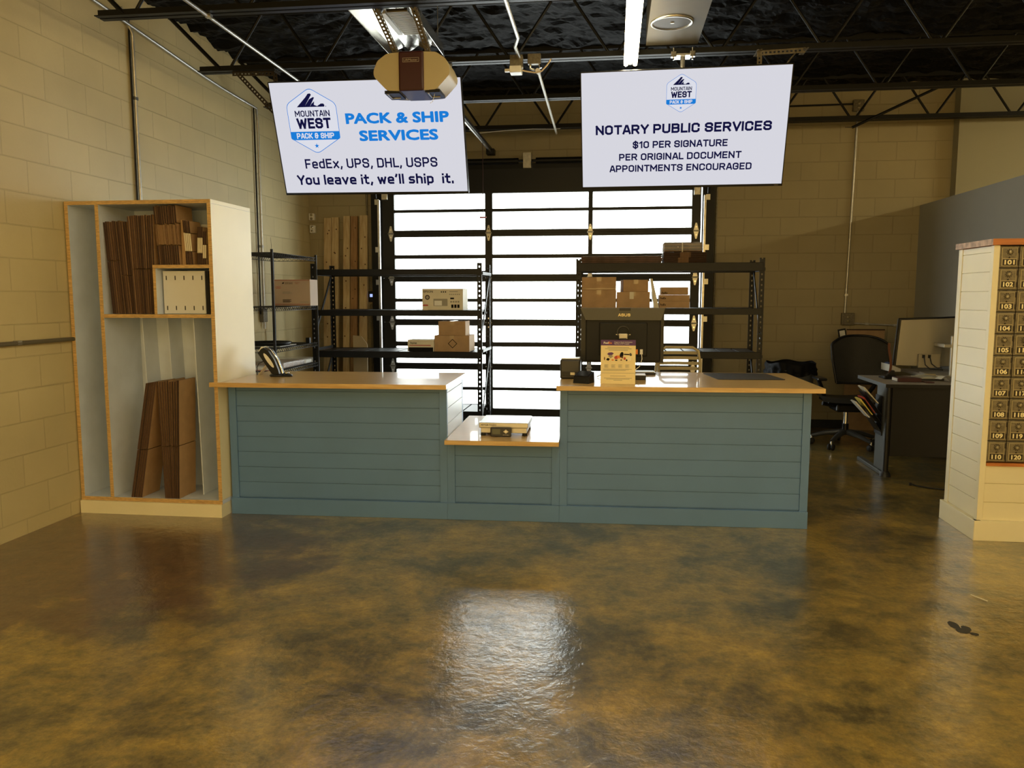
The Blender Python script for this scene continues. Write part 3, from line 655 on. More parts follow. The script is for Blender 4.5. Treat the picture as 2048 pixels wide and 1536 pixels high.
conduit('wall_conduit', [(-3.625, 5.70, 3.6), (-3.625, 5.83, 3.45), (-3.625, 5.83, 1.9)], .012, 'vertical conduit on the left wall above the carton cabinet', straps=[(-3.63, 5.83, 2.98)])
tag(MB().tube([(-3.632, 5.80, 3.6), (-3.632, 5.80, 1.9)], .007, BLACK, 8).build('wall_conduit'), 'dark tube drawn as the shadow of the vertical conduit above the carton cabinet', 'conduit')  # cast shadow of the bright conduit, modelled as a black tube
conduit('wall_conduit', [(-3.625, 2.5, 1.205), (-3.625, 5.6, 1.20)], .014, 'horizontal conduit on the left wall running behind the carton cabinet', m=mat('painted_conduit', (.16, .14, .09), .4, .3), straps=[(-3.63, 4.46, 1.206)])
conduit('wall_conduit', [(2.60, 9.31, 3.50), (2.575, 9.31, 2.0), (2.56, 9.31, 1.27)], .012, 'vertical conduit on the back wall between two metal boxes', straps=[(2.565, 9.315, 1.5)])
conduit('wall_conduit', [(.8, 9.31, 3.55), (2.55, 9.31, 3.56)], .009, 'thin horizontal conduit high on the back wall', m=BLACK)
conduit('wall_conduit', [(2.66, 9.31, 1.185), (3.29, 9.31, 1.155)], .010, 'horizontal conduit on the back wall above the dark desk chair', straps=[(2.8, 9.315, 1.18), (3.1, 9.315, 1.165)])
conduit('wall_conduit', [(1.13, 9.31, 0), (1.13, 9.31, 3.2)], .010, 'slim conduit beside the right jamb of the glass door', m=BRASS)
conduit('wall_conduit', [(-2.90, 9.31, 1.45), (-2.90, 9.31, 1.72), (-2.92, 9.31, 1.80), (-2.92, 9.31, 3.2)], .010, 'slim conduit rising from the small keypad beside the glass door', m=BRASS)
conduit('wall_conduit', [(-2.89, 9.31, 0), (-2.89, 9.31, 1.39)], .009, 'slim conduit below the small keypad beside the glass door', m=BRASS)
def wallbox(x0, x1, z0, z1, label, m=BRASS, face=None, name='electrical_box', cat='electrical box', lit=False):
    t = thing(name, ((x0+x1)/2, YB-.03, z0), label, cat); MB().box(x0, x1, YB-.05, YB-.001, z0, z1, m, bev=.006).build('box', t)
    f = MB(); cx, cz = (x0+x1)/2, (z0+z1)/2
    if lit: f.box(cx-.028, cx+.028, YB-.053, YB-.05, cz-.005, cz+.03, mat('lit_keypad', (0, 0, 0), emit=(.35, .45, .9), estr=1)); f.build('display', t)
    else:
        for q in (-.022, .022): f.lathe([(.016, 0), (.016, .004), (0, .005)], face or BRASSL, (0, 0, 0), 12, Matrix.Translation((cx, YB-.05, cz+q)) @ Matrix.Rotation(PI/2, 4, 'X'))
        f.build('faceplate', t)
    return t
wallbox(2.545, 2.66, 3.48, 3.60, 'square metal outlet box high on the back wall', BRASS)
wallbox(2.525, 2.66, 1.165, 1.30, 'square metal outlet box low on the back wall behind the desk chair', BRASS)
wallbox(-2.915, -2.82, 1.42, 1.545, 'small black keypad with a lit display beside the glass door', PLASTICB, name='wall_keypad', cat='keypad', lit=True)
wallbox(-3.632, -3.565, 2.39, 2.47, 'upper of two small white boxes in the back left corner', PLASTICW, name='sensor_box', cat='wall box')
wallbox(-3.625, -3.56, 2.24, 2.33, 'lower of two small white boxes in the back left corner, with a dial', PLASTICW, face=CHROME, name='sensor_box', cat='wall box')
b = thing('electrical_box', (-3.62, 8.0, 1.28), 'metal outlet box on the left wall behind the wire shelves', 'electrical box')
MB().box(-3.645, -3.60, 7.88, 7.98, 1.22, 1.36, BRASS, bev=.004).build('box', b)
tag(MB().tube([(2.42, 8.84, 3.22), (3.25, 8.84, 3.60)], .014, JOIST, 8).tube([(2.35, 8.84, 3.225), (2.42, 8.84, 3.22)], .006, BRASS, 6).build('brace_rod'), 'black diagonal brace rod crossing the rearmost joist at right', 'brace')

# ------------------------------------------------------------------ carton cabinet
X0, X1, Yf, Yk, T = -3.636, -2.605, 4.965, 5.535, .026
cab = thing('carton_cabinet', ((X0+X1)/2, 5.25, 0), 'tall white cabinet with plywood edges holding flat cartons against the left wall', 'cabinet')
PF = {'f': PLY}
MB().box(X0, X1, Yf-.015, Yk, 0, .088, CREAM).build('plinth', cab)
MB().box(X0, X1, Yf, Yk, .089, .089+T, WHITEIN, fm=PF).build('bottom_panel', cab)
MB().box(X0, X1, Yf, Yk, 2.09, 2.115, WHITEIN, fm={'f': PLY, 'r': CREAM}).build('top_panel', cab)
MB().box(X0, X0+T, Yf, Yk, .116, 2.089, WHITEIN, fm=PF).build('side_panel', cab)
MB().box(X1-T, X1, Yf, Yk, .116, 2.089, WHITEIN, fm={'f': PLY, 'r': CREAM, 'k': CREAM}).build('side_panel', cab)  # outer faces cream: warm light put into the white paint
MB().box(X0+T, X1-T, 5.37, 5.385, .116, 2.089, WHITEIN).build('back_panel', cab)
MB().box(-3.418, -3.392, Yf, 5.369, .116, 2.089, WHITEIN, fm=PF).build('divider', cab)
MB().box(-3.391, X1-T-.001, Yf, 5.369, 1.345, 1.369, WHITEIN, fm=PF).build('shelf', cab)
MB().box(-3.028, X1-T-.001, Yf, 5.369, 1.672, 1.694, WHITEIN, fm=PF).build('shelf', cab)
MB().box(-3.028, -3.008, Yf, 5.369, 1.370, 1.671, WHITEIN, fm=PF).build('divider', cab)
for xt, xb, y in ((-3.272, -3.235, 5.2), (-3.082, -3.045, 5.2), (-2.835, -2.815, 5.1)):
    MB().prism([(xt, 1.344), (xt+.006, 1.344), (xb+.006, .116), (xb, .116)], y, 5.369, WHITEIN).build('divider', cab)
sp = thing('slotted_panel', (-2.84, 5.05, 1.37), 'white panel with rows of slots inside the small box of the cabinet', 'panel')
p = MB(); p.box(-2.995, -2.70, 5.03, 5.04, 1.372, 1.655, mat('slotted_board', (.66, .66, .63), .45))
for z in (1.41, 1.61):
    for k in range(5): p.box(-2.975+k*.063, -2.969+k*.063, 5.028, 5.031, z-.014, z+.014, RUBBER)
p.build('board', sp)
sr = MB(); sr.box(-2.695, -2.672, 5.03, 5.05, 1.372, 1.655, BLACK); sr.box(-2.672, -2.636, 5.03, 5.05, 1.372, 1.385, BLACK); sr.box(-2.672, -2.636, 5.03, 5.05, 1.56, 1.575, BLACK); sr.build('frame', sp)
wp = MB().box(-2.825, -2.645, 5.15, 5.158, 1.696, 1.97, mat('grey_card', (.50, .49, .45), .5)); tag(wp.build('backing_card'), 'grey card standing behind the small cartons in the cabinet', 'card')

def carton(xb, xt, y0, y1, z0, z1, th, label, group, edge=KRAFTD, split=.5, band=None):
    """flat carton standing on its short edge: leans from xb (foot) to xt (top)"""
    mb = MB()
    if edge is KRAFTD and random.random() < .35: edge = KRAFTD2
    if band and band[2] is KRAFTM and random.random() < .5: band = (band[0]+.01, band[1]-.01, KRAFTM2)
    th -= .0012
    def slab(f0, f1, m):
        g = .0022
        za, zb = z0+(z1-z0)*f0+(g if f0 > 0 else 0), z0+(z1-z0)*f1-(g if f1 < 1 else 0)
        xa, xc = xb+(xt-xb)*f0, xb+(xt-xb)*f1
        vs = [(xa, y0, za), (xa+th, y0, za), (xa+th, y1, za), (xa, y1, za), (xc, y0, zb), (xc+th, y0, zb), (xc+th, y1, zb), (xc, y1, zb)]
        for f, mm in (((0, 3, 2, 1), m), ((4, 5, 6, 7), KRAFTM), ((0, 1, 5, 4), m), ((1, 2, 6, 5), KRAFT), ((2, 3, 7, 6), m), ((3, 0, 4, 7), KRAFT)): mb.add(vs, [f], mm)
    if band: slab(0, band[0], edge); slab(band[0], band[1], band[2]); slab(band[1], 1, edge)
    else: slab(0, split, edge); slab(split, 1, edge)
    return tag(mb.build('flat_carton'), label, 'carton', group)
rn = random.uniform
G = 'tall dark cartons at the left of the upper shelf'
for k in range(11): carton(-3.352+k*.0152, -3.388+k*.0152, 5.0+rn(0, .01), 5.30, 1.371, 1.985+rn(-.008, .004), .0138, 'tall flat brown carton at the left of the upper cabinet shelf', G, split=.58 if k < 6 else .42)
G = 'tall dark cartons beside the small white box'
for k in range(12): carton(-3.183+k*.0124, -3.208+k*.0152, 4.99+rn(0, .01), 5.30, 1.371, 2.02+rn(-.006, .006), .0112, 'tall flat brown carton beside the small white box of the upper shelf', G, split=.46)
G = 'banded cartons above the small white box'
for k in range(11): carton(-3.000+k*.0138, -3.022+k*.0146, 4.99+rn(0, .008), 5.20, 1.696, 2.082+rn(-.006, .002), .0125, 'flat carton with a lighter middle band standing on the small white box', G, band=(.33, .70, KRAFTM))
tag(MB().box(-2.846, -2.822, 5.02, 5.22, 1.696, 1.99, KRAFT).build('flat_carton'), 'single wide brown carton right of the banded cartons', 'carton')
G = 'small white banded cartons on the small white box'
for k in range(4): carton(-2.80+k*.0125, -2.818+k*.0125, 4.99, 5.13, 1.696, 1.985-.002*k, .0112, 'small upright carton with a white middle band, left group', G, band=(.30, .72, PALECARD))
G = 'small leaning white banded cartons at the right end'
for k in range(5): carton(-2.725+k*.0125, -2.712+k*.0125-.002, 4.99, 5.10, 1.696, 1.94-(.03 if k > 2 else 0), .0112, 'small leaning carton with a white middle band at the right end', G, band=((.30, .72, PALECARD) if k < 3 else (.18, .60, PALECARD)))
G = 'leaning cartons in the lower bay'
for k in range(5): carton(-3.270+k*.0165, -3.122+k*.0155, 4.972, 5.185, .117, .905+k*.002, .0145, 'large flat carton leaning right in the lower cabinet bay', G, edge=KRAFTD, split=.42)
G = 'upright cartons in the lower bay'
for k in range(9): carton(-3.022+k*.0112, -3.042+k*.0180, 4.972, 5.185, .117, .915+rn(0, .012), .0108 if k < 8 else .016, 'large flat upright carton right of the leaning ones in the lower bay', G, edge=KRAFTD, split=.45)
tag(MB().box(-3.644, -3.61, 5.02, 5.2, .089, .18, RUBBER).build('door_wedge'), 'small black block between the cabinet foot and the left wall', 'block') if False else None

# ------------------------------------------------------------------ service counter (three cabinets, three worktops)
CA = .030; CO = Vector((-2.60, 5.03, 0))
CM = Matrix.Translation(CO) @ Matrix.Rotation(CA, 4, 'Z')
def cw(u, v, z): return CM @ Vector((u, v, z))
def planks(mb, u0, u1, v0, v1, z0, z1, pitch, m, M, side=None):
    z = z0
    while z < z1-.004:
        zt = min(z1, z+pitch-.0028)
        mb.box(u0, u1, v0, v1, z, zt, m, M, bev=.0012); z += pitch
def counter(u0, u1, zt, depth, label, lside=True):
    t = thing('counter_cabinet', cw((u0+u1)/2, 0, 0), label, 'counter cabinet', None, CA)
    p = MB(); planks(p, u0+.05, u1-.05, .055, .07, .118, zt-.002, .105, TEAL, CM); p.box(u0+.05, u1-.05, .062, .075, .05, zt-.002, TEAL, CM); p.build('front_panel', t)
    for a, b in ((u0, u0+.05), (u1-.05, u1)): MB().box(a, b, .045, .075, .10, zt, TEAL, CM, bev=.001).build('corner_trim', t)
    for a, b, o in ((u0, u0+.014, 1), (u1-.014, u1, -1)):
        s = MB(); planks(s, a, b, .075, depth-.05, .118, zt-.002, .105, TEAL if o > 0 or u0 > 1 else mat('side_paint_lit', (.42, .44, .42), .35), CM); s.box(a, b, depth-.05, depth, .0, zt, TEAL, CM); s.build('side_panel', t)  # left cabinet's gap side paler: door light put into its colour
    MB().box(u0, u1, .03, .06, .0, .112, TEAL, CM, bev=.0015).build('baseboard', t)
    s = MB(); s.box(u0+.02, u1-.02, .08, depth-.02, .10, .12, WHITE2, CM); s.box(u0+.02, u1-.02, .08, depth-.02, zt*.55, zt*.55+.018, WHITE2, CM); s.build('inner_shelf', t)
    return t
counter(.012, 1.515, .889, .72, 'left tall blue-green shiplap cabinet of the service counter')
counter(1.5155, 2.262, .524, 1.0, 'low middle blue-green shiplap cabinet under the scale')
counter(2.2625, 3.855, .889, .92, 'right tall blue-green shiplap cabinet of the service counter')
wt = MB().prism([(-.055, -.09), (1.535, -.09), (1.535, .74), (.012, .74), (.012, -.068), (-.055, -.068)], .890, .920, MAPLE, CM, axis='z')
tag(wt.build('worktop'), 'left wooden worktop of the service counter beside the carton cabinet', 'worktop')
wt = MB().box(1.5155, 2.2615, -.065, 1.02, .525, .555, MAPLE, CM, bev=.002); tag(wt.build('worktop'), 'low middle wooden worktop carrying the parcel scale', 'worktop')
wt = MB().box(2.243, 3.905, -.075, .93, .890, .920, MAPLE, CM, bev=.002); tag(wt.build('worktop'), 'right wooden worktop carrying the monitor and dark desk mat', 'worktop')

# ------------------------------------------------------------------ mailbox cabinet
mx0, my0 = 2.225, 5.075
mc = thing('mailbox_cabinet', (2.5, 5.3, 0), 'cream shiplap cabinet of numbered brass mailboxes at the right edge', 'mailbox cabinet')
xe = 2.255+.112*4+.03
p = MB(); z = .132; k = 0
while z < 1.78: zt = min(1.785, z+.1125); p.box(mx0, mx0+.015, my0+.04, 5.50, z, zt, CREAM, bev=.0012); z += .1155
p.box(mx0+.006, mx0+.018, my0+.03, 5.52, .0, 1.785, CREAM); p.build('side_panel', mc)
MB().box(mx0-.004, mx0+.02, 5.50, 5.555, 0, 1.787, CREAM, bev=.002).build('corner_trim', mc)
MB().box(mx0-.003, 2.256, my0-.004, my0+.035, .10, 1.787, CREAM, bev=.002).build('corner_trim', mc)
p = MB(); 
for z0, z1 in ((.125, .236), (.239, .352), (.355, .462)): p.box(2.257, xe, my0+.004, my0+.018, z0, z1, CREAM, bev=.0012)
p.box(2.257, xe, my0+.012, my0+.03, .0, .47, CREAM); p.build('front_panel', mc)
MB().box(2.257, xe, my0-.008, my0+.05, .463, .482, ORANGEWOOD, bev=.002).build('ledge', mc)
MB().box(mx0-.022, mx0+.02, my0-.02, 5.575, 0, .125, CREAM, bev=.002).box(mx0-.02, xe+.02, my0-.022, my0+.02, 0, .125, CREAM, bev=.002).build('baseboard', mc)
MB().box(mx0-.018, xe+.02, my0-.02, 5.575, 1.788, 1.824, ORANGEWOOD, fm={'l': STONEWOOD}).build('top_slab', mc)
MB().box(2.2565, xe, my0+.03, 5.54, .484, 1.786, BRASSD).box(xe, xe+.018, my0, 5.55, 0, 1.786, CREAM).build('carcass', mc)
for c in range(4):
    for r in range(10):
        x = 2.2585+c*.112; z1 = 1.782-r*.1297; z0 = z1-.127
        dr = MB(); dr.box(x, x+.109, my0+.006, my0+.03, z0, z1, BRASS, bev=.003)
        dr.box(x+.010, x+.099, my0+.002, my0+.0065, z0+.008, z1-.008, BRASSL, bev=.002)
        dr.box(x+.016, x+.093, my0-.0002, my0+.003, z0+.056, z1-.013, BRASS)
        dr.box(x+.099, x+.106, my0+.001, my0+.006, z1-.042, z1-.012, BRASSD); dr.box(x+.099, x+.106, my0+.001, my0+.006, z0+.015, z0+.045, BRASSD)
        do = dr.build('mailbox_door', mc)
        np_ = MB(); np_.box(x+.018, x+.091, my0-.0015, my0+.0025, z0+.014, z0+.050, BRASSD); np_.text(str(101+r+10*c), x+.054, z0+.032, .056, .027, mat('number_cream', (.95, .85, .50), .5), FRONT(0, my0-.0022, 0), .06); np_.build('number_plate', do)
        kn = MB(); Mk = Matrix.Translation((x+.054, my0, z1-.036)) @ Matrix.Rotation(PI/2, 4, 'X')
        for a in range(10): kn.box(.010, .020, -.002, .002, .0, .002, BRASSD, Mk @ Matrix.Rotation(a*PI/5, 4, 'Z'))
        kn.lathe([(.012, 0), (.011, .012), (.007, .016), (0, .016)], BRASSL, M=Mk, n=12); kn.build('dial_knob', do)
        kn = MB(); kn.lathe([(.005, 0), (.004, .004), (0, .004)], BRASSD, n=10, M=Matrix.Translation((x+.052, my0, z0+.060)) @ Matrix.Rotation(PI/2, 4, 'X')); kn.build('keyhole', do)

# ------------------------------------------------------------------ black boltless racks
def rack(xa, xb, ya, yb, label, levels, ztop):
    t = thing('storage_rack', ((xa+xb)/2, (ya+yb)/2, 0), label, 'storage rack', 'black boltless storage racks')
    for x, sg in ((xa, 1), (xb, -1)):
        for y, sy in ((ya, 1), (yb, -1)):
            p = MB(); ladder(p, (x+sg*.02, y, 0), (x+sg*.02, y, ztop), (1, 0, 0), .05, .003, BLACK, .05, .013); ladder(p, (x, y+sy*.02, 0), (x, y+sy*.02, ztop), (0, 1, 0), .045, .003, BLACK, .05, .013); p.build('post', t)
        e = MB()
        for z in (.1, .9, ztop-.12): e.box(x-.002, x+.014, ya+.02, yb-.02, z, z+.03, BLACK)
        e.bar((x+sg*.008, ya+.02, .15), (x+sg*.008, yb-.02, .85), .01, .03, BLACK); e.bar((x+sg*.008, ya+.02, ztop-.8), (x+sg*.008, yb-.02, ztop-.12), .01, .03, BLACK); e.build('side_brace', t)
    for z0, z1 in levels:
        for y in (ya-.004, yb-.012): MB().box(xa+.01, xb-.01, y, y+.016, z0, z1, BLACK, bev=.003).build('beam', t)
        dk = MB(); x = xa+.04; top = (z0 == levels[-1][0])
        n = 10
        for k in range(n):
            a = xa+.03+(xb-xa-.06)*k/n; dk.box(a, a+(xb-xa-.06)/n-.016, ya+.012, yb-.012, z1-.022, z1-.004, BLACK)
        for y in (ya+.15, yb-.15): dk.box(xa+.02, xb-.02, y, y+.02, z1-.045, z1-.023, BLACK)
        if not top: dk.build('deck', t)
    return t
rack(-3.20, -1.365, 8.20, 8.80, 'black rack left of the door gap, holding the printer box', [(.212, .276), (.835, .904), (1.279, 1.342), (1.708, 1.770)], 1.83)
rack(-.36, 1.395, 7.76, 8.30, 'black rack behind the monitor, stacked with brown cartons', [(.20, .262), (.893, .960), (1.312, 1.374), (1.722, 1.803)], 1.845)

def pbox(x0, x1, y0, y1, z0, z1, label, m=KRAFT, name='cardboard_box', cat='box', group=None, tape=True, extra=None, rz=0):
    mb = MB(); mb.box(x0, x1, y0, y1, z0, z1, m, bev=.002)
    cx = (x0+x1)/2
    if tape and m == KRAFT: mb.box(cx-.022, cx+.022, y0-.0008, y1+.0008, z1-.04, z1+.0008, TAPE)
    if extra: extra(mb)
    o = tag(mb.build(name), label, cat, group); o.rotation_euler.z = rz; return o
def ep(mb):
    F = lambda x, z: FRONT(x, 8.2285, z)
    mb.text('EPSON', -1.935, 1.535, .10, .022, INKB, F(0, 0), .02); mb.box(-1.88, -1.73, 8.2282, 8.229, 1.385, 1.46, GREYP); mb.box(-1.87, -1.79, 8.2275, 8.2285, 1.39, 1.44, PLASTICW)
    mb.lathe([(.026, 0), (.0, .0001)], MAROON, n=20, M=Matrix.Translation((-1.945, 8.2285, 1.475)) @ Matrix.Rotation(PI/2, 4, 'X')); mb.lathe([(.016, 0), (.0, .0001)], GREYP, n=20, M=Matrix.Translation((-1.945, 8.2275, 1.475)) @ Matrix.Rotation(PI/2, 4, 'X'))
    for k in range(3): mb.box(-1.80+k*.022, -1.788+k*.022, 8.2278, 8.229, 1.525, 1.538, INKB)
    for k in range(6): mb.box(-1.71+k*.02, -1.698+k*.02, 8.2278, 8.229, 1.50, 1.512, GREYP)
    mb.box(-1.71, -1.62, 8.2278, 8.229, 1.53, 1.538, GREYP); mb.box(-1.70, -1.66, 8.2278, 8.229, 1.455, 1.472, INKB)
    for k in range(4): mb.box(-1.70+k*.026, -1.682+k*.026, 8.2278, 8.229, 1.42, 1.438, GREYP)
    for k in range(3): mb.box(-1.69+k*.032, -1.666+k*.032, 8.2278, 8.229, 1.365, 1.40, INKB)
pbox(-2.0, -1.565, 8.23, 8.50, 1.3425, 1.565, 'white printed printer box on the middle shelf of the left rack', PALECARD, 'printer_box', 'box', None, False, ep)
tg = MB(); tg.box(-1.985, -1.93, 8.19, 8.192, 1.342, 1.40, PALECARD, Matrix.Identity(4)); tg.box(-1.985, -1.93, 8.188, 8.19, 1.385, 1.40, REDP); tag(tg.build('shelf_tag'), 'small price tag leaning on the front of the printer box', 'tag')
def ex(mb):
    mb.text('Express', -2.10, .995, .07, .02, INK, FRONT(0, 8.2285, 0), .02); mb.box(-2.145, -1.915, 8.2275, 8.2295, .965, .973, REDP); mb.box(-2.155, -1.89, 8.227, 8.2295, .905, .948, INKB)
pbox(-2.165, -1.88, 8.23, 8.48, .9045, 1.028, 'flat white box with a red stripe on the lower left rack shelf', PALECARD, 'flat_box', 'box', None, False, ex)
def dia(mb):
    M = FRONT(-1.68, 8.2285, .99); s = .05
    for a, m, z in ((s, INKB, 0), (s*.82, KRAFT, .0008)): mb.add([(-a, 0, z), (0, -a, z), (a, 0, z), (0, a, z)], [(0, 1, 2, 3)], m, M)
pbox(-1.875, -1.50, 8.23, 8.55, .9045, 1.075, 'brown box with a diamond mark, lower of two on the left rack', extra=dia)
pbox(-1.835, -1.545, 8.25, 8.5, 1.0755, 1.225, 'small plain brown box stacked on the diamond marked box')
pbox(-.31, .022, 7.80, 8.10, 1.3745, 1.545, 'lower brown box at the left of the right rack')
pbox(-.31, .020, 7.80, 8.10, 1.5455, 1.67, 'brown box stacked upon the lower left one on the right rack', extra=lambda mb: mb.box(-.30, .01, 7.799, 7.8005, 1.555, 1.563, TAPE))
pbox(.026, .345, 7.80, 8.10, 1.3745, 1.528, 'lower taped brown box in the middle of the right rack', extra=lambda mb: mb.box(.15, .19, 7.798, 7.8, 1.46, 1.528, PALECARD))
pbox(.075, .318, 7.84, 8.06, 1.5285, 1.645, 'small turned brown box on the taped middle box', rz=.12)
tag(MB().prism([(.385, 1.3745), (.432, 1.3745), (.365, 1.655), (.345, 1.655)], 7.80, 8.05, PALECARD, side=PLASTICW).build('envelope_pack'), 'white pack of envelopes leaning beside the middle boxes', 'envelopes')
for k, (a, b, z0, z1) in enumerate([(.435, .72, 1.3745, 1.437), (.435, .72, 1.4375, 1.499), (.448, .705, 1.4995, 1.538), (.448, .705, 1.5385, 1.572)]):
    def fx(mb, a=a, z0=z0, z1=z1, k=k):
        if k < 3: mb.text('FedEx', a+.035, (z0+z1)/2, .055, min(.02, (z1-z0)*.5), INK, FRONT(0, 7.7985, 0), .03)
    pbox(a, b, 7.80, 8.05, z0, z1, ['lowest flat courier box of the stack of four', 'second courier box from the bottom of the stack', 'third courier box from the bottom of the stack', 'topmost thin courier box of the stack'][k], name='courier_box', group='stack of flat courier boxes on the right rack', tape=False, extra=fx)
DK = mat('dark_carton', (.10, .055, .035), .7, 0, .3, 20)
for k in range(4):
    tag(MB().box(-.315+rn(-.006, .006), .455+rn(-.01, .01), 7.79, 8.15, 1.8035+k*.0165, 1.8190+k*.0165, DK, bev=.003).build('flat_carton'), 'long dark flat carton lying on the left of the right rack top', 'carton', 'stack of long flat cartons on the rack top')
tag(MB().box(-.30, .45, 7.80, 8.13, 1.8696, 1.8710, FILM).build('plastic_sheet'), 'clear film over the long flat cartons on the rack top', 'plastic film')
for k in range(6):
    dx = -.02 if k < 3 else 0
    c = MB(); z0 = 1.8035+k*.0168; c.box(.465, .62+dx, 7.79, 8.1, z0, z0+.0155, KRAFTD, bev=.002); c.box(.62+dx, .72+dx, 7.788, 8.1, z0, z0+.0155, KRAFTM); c.box(.72+dx, .865, 7.79, 8.1, z0, z0+.0155, KRAFTD, bev=.002)
    tag(c.build('flat_carton'), 'flat brown carton in the stack under the wrapped bundle', 'carton', 'short flat cartons under the wrapped bundle')
wb = thing('wrapped_bundle', (.65, 7.95, 1.910), 'bundle of cartons wrapped in clear film on top of the right rack', 'bundle')
c = MB()
for k in range(6): c.box(.47, .83, 7.80, 8.08, 1.9100+k*.0145, 1.9230+k*.0145, KRAFTD if k % 2 else KRAFTM, bev=.002)
c.box(.635, .645, 7.797, 8.085, 1.905, 1.993, PALECARD); c.build('cartons', wb)
def film(u, v):
    a = 2*PI*v; x = .36+.49*u; k = min(1, u/.2)*min(1, (1-u)/.06+.15)
    n = noise.noise(Vector((x*20, a*3, 1)))*.012
    sgn = lambda q: math.copysign(abs(q)**.35, q)
    return (x, 7.94+(.155*k+n)*sgn(math.cos(a)), 1.956+(.047*max(k, .45)+n*.5)*sgn(math.sin(a)))
MB().grid(film, 30, 28, FILM, smooth=False).build('film_wrap', wb)

# ------------------------------------------------------------------ wire shelving with its load
ws = thing('wire_shelving', (-3.33, 7.55, 0), 'black wire shelving unit on the left wall behind the counter', 'wire shelving')
mxa, mxb, mya, myb = -3.57, -3.10, 7.0, 8.08
for x in (mxa, mxb):
    for y in (mya, myb): MB().tube([(x, y, .03), (x, y, 1.915)], .0125, BLACK, 12).build('post', ws)
MB().tube([(-3.10, 7.0, 1.915), (-3.105, 7.0, 2.02)], [.002, .001], BLACK, 6).build('wire_stub', ws)
for z in (.30, .79, 1.0, 1.385, 1.885):
    s = MB()
    for zz in (z, z-.032):
        s.tube([(mxa, mya, zz), (mxb, mya, zz), (mxb, myb, zz), (mxa, myb, zz), (mxa, mya, zz)], .0032, GREYD, 6)
    def zig(a, b, n):
        a = Vector(a); b = Vector(b); pts = [a.lerp(b, i/n)+Vector((0, 0, -.032 if i % 2 else 0)) for i in range(n+1)]
        s.tube(pts, .0022, GREYD, 5)
    zig((mxb, mya, z), (mxb, myb, z), 44); zig((mxa, mya, z), (mxb, mya, z), 20); zig((mxa, myb, z), (mxb, myb, z), 20); zig((mxa, mya, z), (mxa, myb, z), 44)
    for k in range(36): y = mya+(myb-mya)*(k+.5)/36; s.tube([(mxa, y, z+.001), (mxb, y, z+.001)], .0016, GREYD, 5)
    s.build('wire_shelf', ws)
def usps(mb):
    F = FRONT(0, 7.7485, 0); RB = mat('faded_red', (.36, .10, .06), .6)
    mb.box(-3.415, -3.045, 7.748, 7.75, 1.645, 1.651, RB); mb.box(-3.415, -3.045, 7.748, 7.75, 1.402, 1.408, RB)
    mb.add([(-3.335, 1.612, 0), (-3.318, 1.612, 0), (-3.308, 1.626, 0), (-3.325, 1.626, 0)], [(0, 1, 2, 3)], INKB, F)
    mb.text('UNITED STATES', -3.262, 1.623, .08, .007, INKB, F, .02); mb.text('POSTAL SERVICE', -3.262, 1.612, .08, .007, INKB, F, .02)
    mb.text('PRIORITY', -3.17, 1.623, .055, .007, RB, F, .02); mb.text('MAIL', -3.175, 1.612, .03, .007, RB, F, .02)
    for k in range(3): mb.lathe([(.011, 0), (.008, .0002)], REDP, n=14, M=F @ Matrix.Translation((-3.39+k*.016, 1.575, 0)))
    for k in range(4): mb.box(-3.33, -3.25+.02*(k % 2), 7.7482, 7.75, 1.53-k*.006, 1.533-k*.006, GREYP)
    for k in range(4): mb.box(-3.33, -3.24-.015*(k % 2), 7.7482, 7.75, 1.45-k*.008, 1.454-k*.008, INKB)
    mb.box(-3.15, -3.06, 7.7482, 7.75, 1.425, 1.431, GREYP)
pbox(-3.42, -3.04, 7.75, 7.96, 1.391, 1.655, 'brown and white postal box on the middle wire shelf', mat('postal_carton', (.50, .37, .25), .6, 0, .05, 5), 'postal_box', 'box', None, False, usps)
pl = thing('round_tray', (-3.30, 7.5, 1.0), 'dark round tray lying on the third wire shelf', 'tray')
MB().lathe([(0, 1.022), (.19, 1.022), (.21, 1.045), (.215, 1.043), (.195, 1.015), (0, 1.012)], BLACK, (-3.34, 7.42, 0), 36).build('dish', pl)
MB().box(-3.52, -3.16, 7.25, 7.65, 1.003, 1.012, mat('clear_grey', (.35, .36, .34), .2)).build('liner', pl); MB().box(-3.16, -3.12, 7.9, 7.94, 1.003, 1.06, BLACK).build('clip', pl)
bd = thing('wrapped_bundle', (-3.3, 7.55, .80), 'brown paper bundle in clear film on the lower wire shelf', 'bundle')
MB().box(-3.50, -3.14, 7.25, 7.80, .796, .845, mat('brown_paper', (.34, .22, .14), .5, 0, .3, 15, .5, 30), bev=.01).build('paper', bd)
MB().box(-3.52, -3.12, 7.22, 8.0, .795, .856, FILM, bev=.015).box(-3.45, -3.13, 7.82, 7.98, .80, .84, PLASTICW, bev=.012).build('film_wrap', bd)
tag(MB().box(-3.54, -3.14, 7.02, 7.20, .796, .830, PLASTICW, bev=.003).box(-3.54, -3.139, 7.019, 7.201, .798, .803, REDP).build('mailer_stack'), 'white mailer stack with a red stripe on the lower wire shelf', 'mailers')

